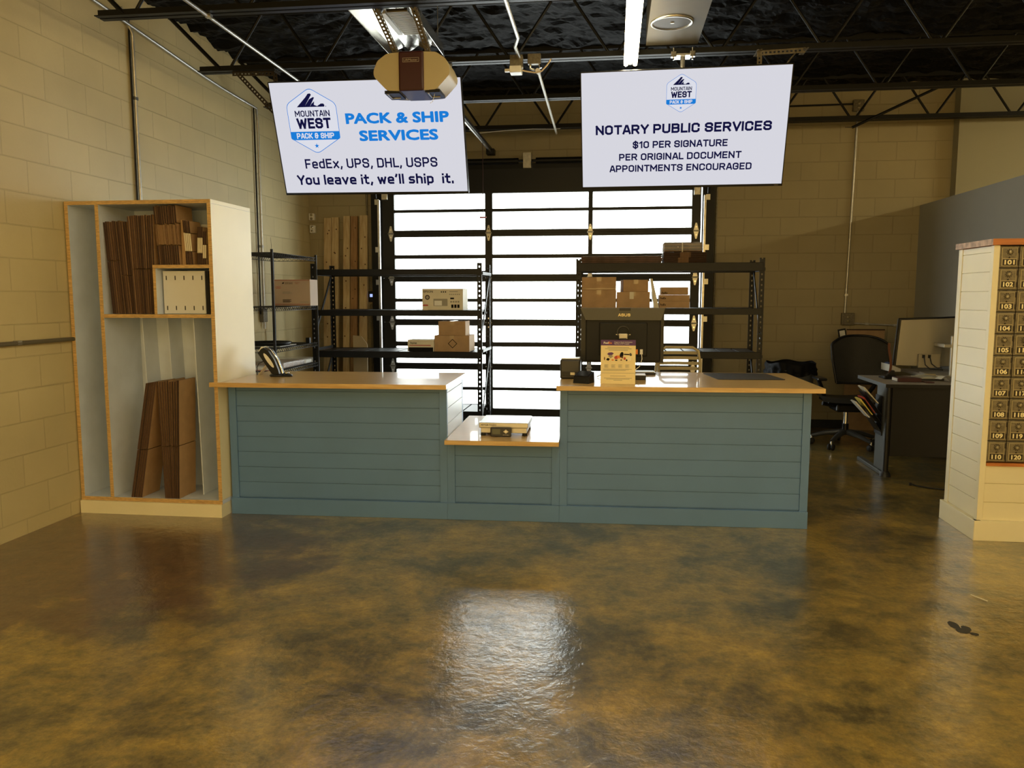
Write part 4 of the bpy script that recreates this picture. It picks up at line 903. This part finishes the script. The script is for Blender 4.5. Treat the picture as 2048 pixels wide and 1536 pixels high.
# ------------------------------------------------------------------ leaning lumber
def board(xa, xb, top, yb_, m, label, th=.038):
    mb = MB(); zt = top; y = yb_
    vs = [(xa, y-.22, 0), (xb, y-.22, 0), (xb, y-.22+th, 0), (xa, y-.22+th, 0), (xa, y-th, zt), (xb, y-th, zt), (xb, y, zt), (xa, y, zt)]
    for f in ((0, 3, 2, 1), (4, 5, 6, 7), (0, 1, 5, 4), (1, 2, 6, 5), (2, 3, 7, 6), (3, 0, 4, 7)): mb.add(vs, [f], m)
    KN = mat('wood_knot', (.10, .045, .015), .6)
    for k in range(5):
        z = zt*random.uniform(.4, .95); xx = random.uniform(xa+.02, xb-.02); yy = y-th-(.22-th)*(1-z/zt)*1.0-.0016
        mb.lathe([(.009, 0), (.006, .0008), (0, .001)], KN, n=8, M=Matrix.Translation((xx, yy, z)) @ Matrix.Rotation(PI/2, 4, 'X'))
    return tag(mb.build('lumber_board', origin=((xa+xb)/2, y-.1, 0)), label, 'board', 'boards leaning on the back wall')
board(-3.445, -3.355, 2.415, 9.325, PINE, 'leftmost pale pine board leaning on the back wall')
board(-3.350, -3.265, 2.42, 9.325, PINE, 'second pine board from the left, with a dark knot')
board(-3.205, -3.125, 2.435, 9.325, PINE, 'third board from the left, right of the gap')
board(-3.115, -3.035, 2.43, 9.325, PINED, 'darker reddish board, fourth from the left')
board(-3.005, -2.91, 2.44, 9.325, PINE, 'rightmost pale board, wide, beside the door conduit')
tag(MB().prism([(-3.03, 0), (-2.86, 0), (-2.86, .93), (-2.93, 1.02), (-3.03, 1.03)], 9.02, 9.035, mat('pale_offcut', (.52, .43, .28), .6)).build('plywood_offcut'), 'pale plywood offcut with a cut corner leaning by the boards', 'offcut')

# ------------------------------------------------------------------ things on the counters
ZC = .9205
def on(x, y, z=ZC): return (x, y, z)
# payment terminal on the left counter, seen from the side
pt = thing('payment_terminal', (-2.36, 5.42, ZC), 'black countertop terminal with a white oval side, tilted, on the left counter', 'payment terminal')
Md = Matrix.Translation((-2.375, 5.40, ZC))
b = MB(); b.prism([(-.125, .165), (-.10, .197), (-.082, .205), (-.045, .18), (-.005, .12), (.022, .05), (.03, .02), (.0, .008), (-.03, .025), (-.115, .15)], -.045, .045, PLASTICB, Md)
b.build('body', pt)
ov = MB(); n = 20
ov.add([( .014*math.cos(2*PI*k/n), .062*math.sin(2*PI*k/n), 0) for k in range(n)], [tuple(range(n))], PLASTICW, Md @ Matrix.Translation((-.045, -.0462, .115)) @ TX((0, 0, 0), (1, 0, .0), (0, 0, 1)) @ Matrix.Rotation(.62, 4, 'Z')); ov.build('oval_inset', pt)
MB().tube([(-.10+.0, 0, .198), (-.082, 0, .208), (-.04, 0, .184), (0, 0, .124), (.028, 0, .05), (.035, 0, .02)], .006, CHROME, 8, Md).build('bright_trim', pt)
MB().prism([(-.122, .178), (-.10, .212), (-.078, .208), (-.10, .185)], -.04, .04, PLASTICW, Md).build('card_slot_cap', pt)
MB().lathe([(0, 0), (.055, 0), (.058, .008), (.05, .018), (.02, .022), (0, .022)], PLASTICB, M=Md @ Matrix.Translation((0, 0, 0)), n=24).lathe([(0, 0), (.035, 0), (.036, .01), (.02, .018), (0, .018)], PLASTICB, M=Md @ Matrix.Translation((.075, -.01, 0)), n=20).lathe([(.014, .018), (.02, .026), (.014, .03), (.008, .022)], CHROME, M=Md @ Matrix.Translation((.065, 0, 0)), n=16).build('base', pt)
MB().tube([(-.09, .0, .11), (-.14, .0, .09), (-.155, 0, .06), (-.155, 0, .006)], .003, PLASTICB, 6, Md).build('cable', pt)
tag(MB().prism([(-2.555, ZC), (-2.547, ZC), (-2.478, ZC+.085), (-2.486, ZC+.085)], 5.465, 5.52, mat('pale_wood', (.60, .48, .26), .5)).build('card_stand'), 'small pale card leaning behind the payment terminal', 'card')
# scale
sc = thing('parcel_scale', (-.72, 5.36, .5555), 'silver parcel scale with a dark readout on the low middle worktop', 'scale')
Z0 = .5555; Msc = Matrix.Translation((-.725, 5.38, Z0)) @ Matrix.Rotation(.02, 4, 'Z')
SS = mat('scale_steel', (.50, .49, .46), .32, .6)
MB().box(-.165, .165, -.17, .17, .055, .090, SS, Msc, bev=.004).build('platform', sc)
MB().box(-.155, .155, -.155, .16, .018, .054, SS, Msc, bev=.003).build('base', sc)
MB().text('METTLER TOLEDO', -.10, .074, .105, .010, INKB, Msc @ Matrix.Translation((0, -.171, 0)) @ FR, .02).build('lettering', sc)
for a in (-.14, .14):
    for c in (-.14, .14): MB().lathe([(0, 0), (.018, 0), (.016, .018), (0, .018)], RUBBER, M=Msc @ Matrix.Translation((a, c, 0)), n=16).build('foot', sc)
rd = MB(); rd.box(-.085, .055, -.20, -.176, .0, .062, GREYD, Msc, bev=.006); rd.build('readout', sc)
Mr = Msc @ Matrix.Translation((0, -.2008, 0)) @ FR
MB().box(-.072, -.018, .018, .052, -.0002, .0004, mat('lcd', (.09, .10, .07), .25), Mr).build('display', sc)
k = MB(); k.add([(0.002, .036, .001), (.02, .022, .001), (.038, .036, .001), (.02, .050, .001)], [(0, 1, 2, 3)], SILVER, Mr); k.lathe([(.007, .0012), (0, .0013)], PLASTICW, n=14, M=Mr @ Matrix.Translation((.02, .036, 0))); k.text('METTLER TOLEDO', .02, .013, .04, .004, PLASTICW, Mr @ Matrix.Translation((0, 0, .001))); k.build('keypad', sc)
# sign
sg = thing('counter_sign', (.035, 5.22, ZC), 'yellow and purple printed shipping notice standing on the right counter', 'sign')
Mg = Matrix.Translation((.033, 5.185, ZC)) @ Matrix.Rotation(.01, 4, 'Z') @ Matrix.Rotation(-.06, 4, 'X')
s = MB(); s.box(-.112, .112, 0, .004, .0, .286, YELP, Mg)
Mf = Mg @ Matrix.Translation((0, -.0006, 0)) @ FR
s.box(-.112, .112, .250, .286, 0, .0006, PURPLE, Mf); s.text('Fed', -.079, .267, .030, .014, PLASTICW, Mf @ Matrix.Translation((0, 0, .001)), .04); s.text('Ex', -.051, .267, .022, .014, ORGP, Mf @ Matrix.Translation((0, 0, .001)), .04)
s.text('Dangerous Goods Administration', .032, .272, .115, .006, PLASTICW, Mf @ Matrix.Translation((0, 0, .001)), .03); s.text('Materials are NOT Accepted', .022, .261, .095, .006, PLASTICW, Mf @ Matrix.Translation((0, 0, .001)), .03)
s.box(-.112, .112, .070, .072, 0, .0008, GREYP, Mf)
for i, (a, z) in enumerate([(.07, .238), (.085, .229), (.062, .220)]): s.box(-a, a, z-.0018, z+.0018, 0, .0006, GREYP, Mf)
for i, (a, z) in enumerate([(.05, .052), (.09, .038), (.075, .031), (.028, .024)]): s.box(-a, a, z-.0014, z+.0014, 0, .0006, GREYP, Mf)
for c in range(4):
    for q in range(5): s.box(-.088+c*.045, -.062+c*.045-.006*(q % 2), .124-q*.0045, .126-q*.0045, 0, .0005, GREYP, Mf)
for q in range(3): s.box(-.095, .09-.02*q, .096-q*.005, .098-q*.005, 0, .0005, GREYP, Mf)
def blob(x, z, a, b, m, r=0, n=8):
    s.add([(a*math.cos(2*PI*k/n), b*math.sin(2*PI*k/n), .0012) for k in range(n)], [tuple(range(n))], m, Mf @ Matrix.Translation((x, z, 0)) @ Matrix.Rotation(r, 4, 'Z'))
blob(-.05, .196, .022, .010, PURPLE, .1, 6); blob(-.048, .180, .017, .013, GREYP, 0, 4); blob(-.065, .160, .013, .010, INKB, .2, 4); blob(-.088, .165, .004, .012, LEATHER, 0, 6); blob(-.012, .172, .015, .013, REDP, .3, 5)
blob(.003, .176, .012, .014, ORGP, .8, 4); blob(.022, .190, .012, .020, INKB, -.3, 7); blob(.026, .176, .007, .010, LEATHER); blob(.055, .193, .025, .004, INKB, -.05, 6); blob(.080, .192, .008, .011, GREYD, .3, 6)
blob(.042, .166, .008, .010, REDP, 0, 6); blob(.072, .165, .015, .015, SILVER, 0, 10); blob(.055, .155, .006, .007, INKB, 0, 5); blob(.02, .156, .006, .005, LEATHER); blob(-.012, .154, .009, .004, INKB); blob(-.035, .156, .008, .005, ORGP)
s.build('panel', sg); MB().prism([(0, 0), (.09, 0), (.09, .003), (.004, .003)], -.10, .10, YELP, Mg @ Matrix.Rotation(.06, 4, 'X'), axis='x').build('foot', sg)
# card reader, small printer
cr = thing('card_reader', (-.19, 5.22, ZC), 'small black wedge card reader at the left of the right counter', 'card reader')
Mc = Matrix.Translation((-.19, 5.23, ZC)) @ Matrix.Rotation(-.35, 4, 'Z'); c = MB(); c.prism([(-.05, 0), (.05, 0), (.06, .06), (.045, .068), (-.045, .02)], -.045, .05, PLASTICB, Mc, axis='x') if False else c.prism([(-.05, 0), (.055, 0), (.045, .072), (-.035, .045)], -.055, .055, PLASTICB, Mc, axis='x'); c.build('body', cr)
MB().box(-.045, .045, -.04, .04, .0, .002, mat('reader_glass', (.02, .02, .022), .1), Mc @ Matrix.Translation((0, .002, .0605)) @ Matrix.Rotation(.32, 4, 'X')).build('glass_face', cr)
pr = thing('receipt_printer', (-.29, 5.52, ZC), 'dark boxy receipt printer at the left back of the right counter', 'printer')
MB().box(-.362, -.222, 5.46, 5.62, ZC, ZC+.135, GREYD, bev=.012).build('housing', pr); MB().box(-.345, -.24, 5.455, 5.461, ZC+.02, ZC+.05, PLASTICB, bev=.002).box(-.29, -.26, 5.452, 5.456, ZC+.028, ZC+.046, SILVER).build('paper_slot', pr); MB().box(-.355, -.225, 5.47, 5.61, ZC+.135, ZC+.142, SILVER, bev=.003).build('lid', pr)
# monitor, seen from behind
mo = thing('desktop_monitor', (.08, 5.78, ZC), 'large dark monitor with gold lettering seen from behind on the right counter', 'monitor')
MD = mat('monitor_back', (.005, .005, .005), .5, spec=.3); MU = mat('monitor_hood', (.05, .047, .036), .4)
b = MB(); b.prism([(-.237, 1.405), (.362, 1.405), (.335, 1.318), (-.198, 1.318)], 5.735, 5.765, MU); b.box(.04, .12, 5.732, 5.736, 1.385, 1.405, PLASTICB)
b.text('/', -.012+.065-.0, 1.352, .02, .022, BRASSL, FRONT(0, 5.7335, 0), .0) if False else None
sign_text(b, 'ASUS', .075, 1.355, .085, .020, mat('gold_logo', (.75, .62, .32), .3, .3), FRONT(0, 5.7335, 0), .18); b.build('hood', mo)
b = MB(); b.box(-.198, .335, 5.76, 5.80, 1.02, 1.39, MD, bev=.008); b.box(-.10, .24, 5.745, 5.765, 1.06, 1.30, MD, bev=.006); b.box(-.235, .36, 5.80, 5.815, 1.01, 1.40, PLASTICB); b.build('back_cover', mo)
r = MB(); r.tube([(.07+.042*math.cos(a*PI/12), 5.735, 1.232+.042*math.sin(a*PI/12)) for a in range(-2, 27)], .004, MU, 8); r.box(.04, .10, 5.72, 5.745, 1.185, 1.222, SILVER, bev=.004); r.box(.018, .04, 5.735, 5.742, 1.212, 1.218, SILVER); r.box(.10, .122, 5.735, 5.742, 1.212, 1.218, SILVER); r.build('stand_joint', mo)
MB().box(.045, .095, 5.715, 5.735, ZC+.01, 1.19, MD, bev=.004).lathe([(0, 0), (.065, 0), (.065, .008), (0, .012)], MD, (.07, 5.755, ZC), 28).build('stand', mo)
for a, c in ((.165, ORGP), (.20, PLASTICW)): MB().box(a-.01, a+.01, 5.74, 5.75, 1.075, 1.11, c).build('connector', mo)
MB().tube([(.20, 5.742, 1.11), (.205, 5.74, 1.04), (.19, 5.73, .99), (.15, 5.70, .96), (.14, 5.66, .925)], .003, PLASTICW, 6).tube([(.165, 5.742, 1.075), (.165, 5.73, 1.0), (.12, 5.72, .96), (.10, 5.70, .925)], .003, PLASTICB, 6).tube([(-.11, 5.60, .925), (-.06, 5.6, .95), (0, 5.68, 1.0)], .003, PLASTICW, 6).build('cable', mo)
tag(MB().box(-.07, .225, 5.46, 5.60, ZC, ZC+.03, PLASTICB, bev=.003).box(-.068, .223, 5.462, 5.598, ZC+.0302, ZC+.032, PLASTICW).build('document_tray'), 'black tray with white papers behind the sign on the right counter', 'tray')
tag(MB().box(-.08, .31, 5.83, 5.97, ZC, ZC+.014, PLASTICB, bev=.003).box(-.07, .30, 5.84, 5.96, ZC+.014, ZC+.02, PLASTICW, bev=.002).build('keyboard'), 'white keyboard lying below the monitor on the right counter', 'keyboard')
tag(MB().prism([(.66, 5.965), (.68, 5.98), (1.095, 5.99), (1.11, 5.98), (1.165, 5.58), (1.15, 5.565), (.73, 5.535), (.715, 5.55)], ZC, ZC+.004, mat('desk_mat', (.035, .030, .024), .6, 0, .1, 40, .1, 200), axis='z').build('desk_mat'), 'dark rectangular desk mat on the right counter', 'desk mat')

# ------------------------------------------------------------------ tan slatted chair behind the counter
tc = thing('slatted_chair', (.55, 6.55, 0), 'tan plastic chair with a slatted back behind the right counter', 'chair', None, -.05)
def cb(u, z): return (.365+.345*u+.03*(1.07-z)*(-1 if u < .5 else 1)*.2, 6.72-.10*(z-.5), z)
fr = MB(); fr.tube([(.372, 6.60, .50), (.375, 6.66, .95), (.392, 6.67, 1.04), (.43, 6.68, 1.068), (.65, 6.68, 1.068), (.695, 6.67, 1.04), (.71, 6.66, .95), (.712, 6.60, .50)], .012, TAN, 10); fr.build('back_frame', tc)
sl = MB()
for k in range(11): z = 1.035-k*.043; sl.grid(lambda u, v, z=z: (.383+.318*u, 6.68+.03*math.sin(u*PI)-.06*(1.07-z), z-.026*v), 8, 1, TAN)
sl.build('back_slats', tc)
MB().tube([(.33, 6.50, .70), (.355, 6.58, .99), (.372, 6.60, 1.0)], .010, TAN, 8).build('armrest', tc)
MB().box(.34, .74, 6.18, 6.62, .44, .475, TAN, bev=.012).build('seat', tc)
for a in (.36, .72):
    for c in (6.2, 6.58): MB().tube([(a, c, .44), (a+(a-.54)*.15, c+(c-6.39)*.1, 0)], .012, GALV, 8).build('leg', tc)

# ------------------------------------------------------------------ dark mesh office chair
oc = thing('office_chair', (2.30, 8.15, 0), 'dark mesh office chair on casters behind the grey desk', 'office chair')
def bk(u, v):
    a = (u-.5)*2; wd = .275*(1-.22*max(0, .5-v)**1.0)*(1 if v < .9 else 1-(v-.9)*1.8); z = .62+.47*v-.045*(abs(a)**3)*(v > .6)*((v-.6)/.4)
    return (2.455+wd*a+.02*(1-v), 8.42-.10*a*a+.07*(v-.5), z)
MB().grid(bk, 20, 14, MESHB).build('back_mesh', oc)
edge = [bk(0, v/14) for v in range(15)]+[bk(u/20, 1) for u in range(1, 20)]+[bk(1, v/14) for v in range(14, -1, -1)]
MB().tube(edge+[edge[0]], .012, PLASTICB, 8).build('back_frame', oc)
MB().grid(lambda u, v: (2.30+.28*(u-.5)*2*(1-.12*v), 7.92+.48*v, .485+.015*(abs(u-.5)*2)**2-.05*max(0, .25-v)*2), 14, 12, MESHB).box(2.08, 2.52, 7.98, 8.36, .445, .475, PLASTICB, bev=.015).build('seat', oc)
for x in (2.03, 2.60): MB().box(x-.045, x+.045, 8.02, 8.28, .665, .692, PLASTICB, bev=.012).build('arm_pad', oc); MB().tube([(x, 8.2, .67), (x+(2.3-x)*.15, 8.22, .58), (x+(2.3-x)*.35, 8.28, .46)], .02, PLASTICB, 8).build('arm_post', oc)
MB().box(2.17, 2.43, 8.02, 8.32, .36, .445, PLASTICB, bev=.02).tube([(2.05, 8.08, .44), (2.2, 8.1, .41)], .02, PLASTICB).build('mechanism', oc)
MB().tube([(2.30, 8.17, .36), (2.30, 8.17, .22)], .022, CHROME, 12).tube([(2.30, 8.17, .23), (2.30, 8.17, .12)], .032, PLASTICB, 12).build('gas_column', oc)
for k in range(5):
    a = 2*PI*k/5+4.05; x, y = 2.30+.31*math.cos(a), 8.17+.31*math.sin(a)
    l = MB().tube([(2.30+.03*math.cos(a), 8.17+.03*math.sin(a), .145), (2.3+.18*math.cos(a), 8.17+.18*math.sin(a), .125), (x, y, .085)], [.03, .024, .018], mat('graphite_base', (.07, .075, .08), .3, .4), 8).build('base_arm', oc)
    c = MB()
    for q in (-.018, .018): c.lathe([(0, -.01), (.029, -.01), (.031, 0), (.029, .01), (0, .01)], RUBBER, n=16, M=Matrix.Translation((x-q*math.sin(a), y+q*math.cos(a), .032)) @ Matrix.Rotation(a, 4, 'Z') @ Matrix.Rotation(PI/2, 4, 'X'))
    c.tube([(x, y, .09), (x, y, .05)], .01, CHROME, 8); c.build('caster', l)

# ------------------------------------------------------------------ bin with liner
bn = thing('waste_bin', (1.85, 8.55, 0), 'round dark bin with a black bag liner behind the right counter end', 'waste bin')
bcx, bcy = 1.85, 8.62
MB().lathe([(0, 0), (.20, 0), (.235, .70), (.245, .72)], mat('bin_grey', (.09, .10, .11), .4), (bcx, bcy, .01), 32).build('bin_body', bn)
def bag(u, v):
    a = 2*PI*u; n = noise.noise(Vector((math.cos(a)*3, math.sin(a)*3, v*3)))
    r = .245+.012*math.sin(a*17)*v+.02*n+.012*v; return (bcx+r*math.cos(a), bcy+r*math.sin(a), .80-.125*v+.03*n*v+.01*math.sin(a*5))
MB().grid(bag, 90, 6, mat('bag_black', (.006, .006, .007), .6, spec=.12)).lathe([(.24, .78), (.20, .60), (0, .5)], MATS['bag_black'], (bcx, bcy, .0), 32).build('bag_liner', bn)

# ------------------------------------------------------------------ desk and what is on it
dk = thing('office_desk', (2.8, 7.2, 0), 'grey office desk with a dark front panel by the partition', 'desk')
ZT = .772; DX0 = 2.235; DX1 = 3.28
MB().box(DX0-.02, DX1, 6.79, 7.55, ZT-.028, ZT, DESKT, fm={'l': DESKG, 'f': DESKD}).box(2.84, DX1, 7.5501, 8.3, ZT-.028, ZT, DESKT).build('desktop', dk)
MB().box(DX0+.045, DX1, 6.82, 6.84, .17, ZT-.029, DESKD).build('front_panel', dk)
MB().box(DX0+.0, DX0+.03, 6.835, 7.06, .04, ZT-.029, DESKG, bev=.003).build('leg_panel', dk)
MB().tube([(DX0+.02, 6.825, .035), (DX0+.02, 6.825, ZT-.03)], .022, DESKD, 14).lathe([(.045, 0), (.04, .025), (.024, .045)], DESKD, (DX0+.02, 6.825, 0), 18).build('leg_post', dk)
MB().box(DX0-.01, DX0+.04, 6.84, 7.50, .0, .035, DESKG, bev=.008).build('foot', dk)
MB().box(3.2, 3.24, 6.9, 8.5, 0, ZT-.029, DESKG).build('end_panel', dk)
fp = thing('file_pocket', (2.21, 6.95, .4), 'black wire file pocket hung on the desk side holding papers', 'file holder')
fb = MB()
for k in range(3): fb.prism([(DX0-.012, .36+k*.07), (DX0-.006, .36+k*.07), (DX0-.05-.10, .57+k*.062), (DX0-.056-.10, .57+k*.062)], 6.88, 7.06, PLASTICB)
fb.box(DX0-.010, DX0-.002, 6.88, 7.06, .33, .66, PLASTICB); fb.build('pocket', fp)
for k, (m, zz, L_, lab) in enumerate([(PALECARD, .70, .12, 'topmost cream notepad in the desk side file pocket'), (REDP, .615, .10, 'red folder in the desk side file pocket'), (YELLOWP, .60, .105, 'yellow folder in the desk side file pocket'), (PLASTICW, .575, .12, 'white papers lowest in the desk side file pocket')]):
    x = DX0-.045-.018*k; tag(MB().prism([(x, zz-.10), (x+.010, zz-.10), (x-L_+.012, zz+.035), (x-L_, zz+.03)], 6.89+.01*k, 7.05, m).build('folder'), lab, 'papers', 'papers in the file pocket')
bm_ = thing('desktop_monitor', (2.95, 7.85, ZT), 'wide curved silver monitor seen from behind on the grey desk', 'monitor')
def mon(u, v): a = (u-.5)*2; return (2.665+.92*u, 7.95-.10*(1-a*a)*0+.09*a*a-.09, .85+.425*v)
MS = mat('monitor_silver', (.30, .27, .20), .4, .35)
g = MB(); g.grid(lambda u, v: (2.655+.62*u-.028*(1-v)*(1-u), 7.76+.14*u*0+.05*(2*u-1)**2, .845+.42*v+.03*u*v), 20, 8, MS); g.build('back_shell', bm_)
g = MB(); g.grid(lambda u, v: (2.635+.645*u-.03*(1-v)*(1-u), 7.80+.05*(2*u-1)**2, .84+.434*v+.03*u*v), 20, 8, PLASTICB); g.build('screen_side', bm_)
g = MB(); g.tube([(2.607, 7.83, .843), (2.637, 7.83, 1.275)], .009, PLASTICB, 8); g.tube([(2.64, 7.845, 1.277), (3.0, 7.80, 1.290), (3.27, 7.845, 1.305)], .006, PLASTICB, 8); g.build('bezel', bm_)
MB().box(2.985, 3.045, 7.50, 7.535, ZT+.005, 1.135, SILVER, bev=.006).box(2.93, 2.99, 7.52, 7.76, 1.03, 1.06, SILVER, bev=.004).box(2.85, 3.18, 7.40, 7.85, ZT, ZT+.012, SILVER, bev=.004).build('stand', bm_)
g = MB(); g.box(2.80, 2.99, 7.74, 7.755, .83, .955, mat('recess_tan', (.40, .34, .22), .5)); g.box(2.83, 2.85, 7.725, 7.74, .92, .95, PLASTICB); g.box(2.88, 2.90, 7.725, 7.74, .92, .95, PLASTICB); g.build('port_recess', bm_)
g = MB(); g.tube([(2.84, 7.72, .93), (2.845, 7.70, .86), (2.88, 7.68, .825), (2.98, 7.64, .82)], .005, PLASTICB, 6); g.tube([(2.89, 7.72, .93), (2.90, 7.70, .87), (2.94, 7.68, .835), (2.98, 7.66, .835)], .005, PLASTICB, 6); g.build('cable', bm_)
def item(name, label, cat, f):
    mb = MB(); f(mb); return tag(mb.build(name), label, cat)
Z = ZT+.0005
item('book', 'thick burgundy book lying at the near left of the desk', 'book', lambda b: b.box(2.37, 2.56, 6.98, 7.12, Z, Z+.033, BURG, Matrix.Identity(4), bev=.003).box(2.366, 2.369, 6.99, 7.11, Z+.005, Z+.028, PLASTICW))
item('phone', 'small dark phone lying beside the burgundy book', 'phone', lambda b: b.box(2.57, 2.64, 6.92, 7.02, Z, Z+.009, BURG, bev=.003))
item('mouse_pad', 'round dark mat under the monitor edge on the desk', 'mat', lambda b: b.lathe([(0, .0), (.15, .0), (.15, .006), (0, .007)], PLASTICB, (2.62, 7.62, Z), 30) if False else b.lathe([(0, .0), (.14, .0), (.14, .006), (0, .007)], PLASTICB, (2.48, 7.36, Z), 30))
item('scanner_gun', 'cream handheld label tool lying on the desk papers', 'handheld tool', lambda b: b.box(2.72, 2.82, 7.36, 7.41, Z+.0, Z+.035, BEIGE, bev=.012).tube([(2.73, 7.37, Z+.02), (2.71, 7.353, Z+.012)], .011, BEIGE, 10).box(2.82, 2.88, 7.37, 7.40, Z+.005, Z+.02, PLASTICW, bev=.004))
item('paper_stack', 'grey and white papers spread in the middle of the desk', 'papers', lambda b: b.box(2.56, 2.80, 7.14, 7.34, Z, Z+.014, GREYD, bev=.003).prism([(2.56, Z+.015), (2.80, Z+.015), (2.76, Z+.03), (2.66, Z+.035)], 7.12, 7.3, mat('glossy_grey', (.40, .40, .34), .25)))
item('open_booklet', 'open white booklet with curling pages on the desk', 'booklet', lambda b: b.grid(lambda u, v: (2.70+.13*u, 6.95+.14*v, Z+.004+.055*math.sin(PI*min(1, .15+u*.9))*(1-.3*v)), 10, 4, PLASTICW))
item('shipping_pack', 'long cream packet lying at the right of the desk', 'packet', lambda b: b.box(2.86, 3.12, 6.9, 7.05, Z, Z+.035, PALECARD, bev=.003).box(2.86, 2.90, 6.87, 6.899, Z, Z+.018, REDP, bev=.006))
item('dark_gadget', 'dark device with a strap foot at the left of the desk', 'device', lambda b: b.box(2.33, 2.44, 7.20, 7.30, Z, Z+.03, PLASTICB, bev=.01).prism([(2.36, Z+.03), (2.43, Z+.03), (2.42, Z+.075), (2.40, Z+.075)], 7.22, 7.27, PLASTICB))
item('leather_strap', 'brown leather strap hanging in front of the office chair back', 'strap', lambda b: b.grid(lambda u, v: (2.372+.022*u+.012*math.sin(v*5), 7.24+.003*u, Z+.03+.28*v), 2, 12, LEATHER))
tag(MB().tube([(2.35, 6.50, .012), (2.37, 6.48, .008), (2.44, 6.42, .006), (2.55, 6.36, .006), (2.75, 6.33, .006)], .006, RUBBER, 8).tube([(2.335, 6.505, .012), (2.352, 6.50, .012)], .011, RUBBER, 8).build('floor_cable'), 'black cable lying on the floor in front of the desk', 'cable')
cbx = thing('open_carton', (2.75, 9.2, .0), 'brown carton panel standing behind the office chair against the wall', 'carton')
MB().box(2.56, 2.96, 9.20, 9.215, .0, 1.125, KRAFT).build('panel', cbx)
MB().box(2.56, 2.96, 9.196, 9.1995, 1.112, 1.125, KRAFTD).build('flap_edge', cbx)
fc = thing('framed_notice', (2.48, 9.1, .0), 'small framed notice leaning beside the carton panel', 'frame')
MB().prism([(2.50, .85), (2.58, .86), (2.53, 1.135), (2.45, 1.12)], 9.15, 9.16, PLASTICB).build('frame', fc); MB().prism([(2.512, .87), (2.567, .875), (2.522, 1.115), (2.467, 1.105)], 9.147, 9.15, PLASTICW).build('paper', fc)
tag(MB().prism([(2.62, .772), (2.72, .772), (2.72, .80), (2.62, .84)], 7.95, 8.2, PLASTICW).prism([(2.63, .80), (2.66, .80), (2.66, .85), (2.635, .845)], 8.05, 8.15, mat('blue_print', (.06, .10, .25), .5)).build('desk_papers'), 'papers and blue item behind the monitor edge on the desk', 'papers')

ST = mat('floor_stain_dark', (.02, .018, .012), .4)
fs = MB()
for (cx, cy, a, b) in ((1.555, 3.70, .022, .045), (1.57, 3.64, .03, .03), (1.595, 3.67, .02, .03), (1.605, 3.61, .018, .018)):
    fs.add([(cx+a*math.cos(k*PI/8)*(1+.2*noise.noise(Vector((k, cx*9, cy)))), cy+b*math.sin(k*PI/8)*(1+.2*noise.noise(Vector((cy, k, 3)))), .0012+.0003*(cx-1.7)) for k in range(16)], [tuple(range(16))], ST)
tag(fs.build('floor_stain'), 'small dark footprint-shaped stain on the bare floor at right', 'stain')
tag(MB().bar((1.79, 4.095, .004), (1.835, 4.015, .004), .005, .004, PALECARD).build('straw_scrap'), 'short pale straw scrap lying on the floor at right', 'scrap')
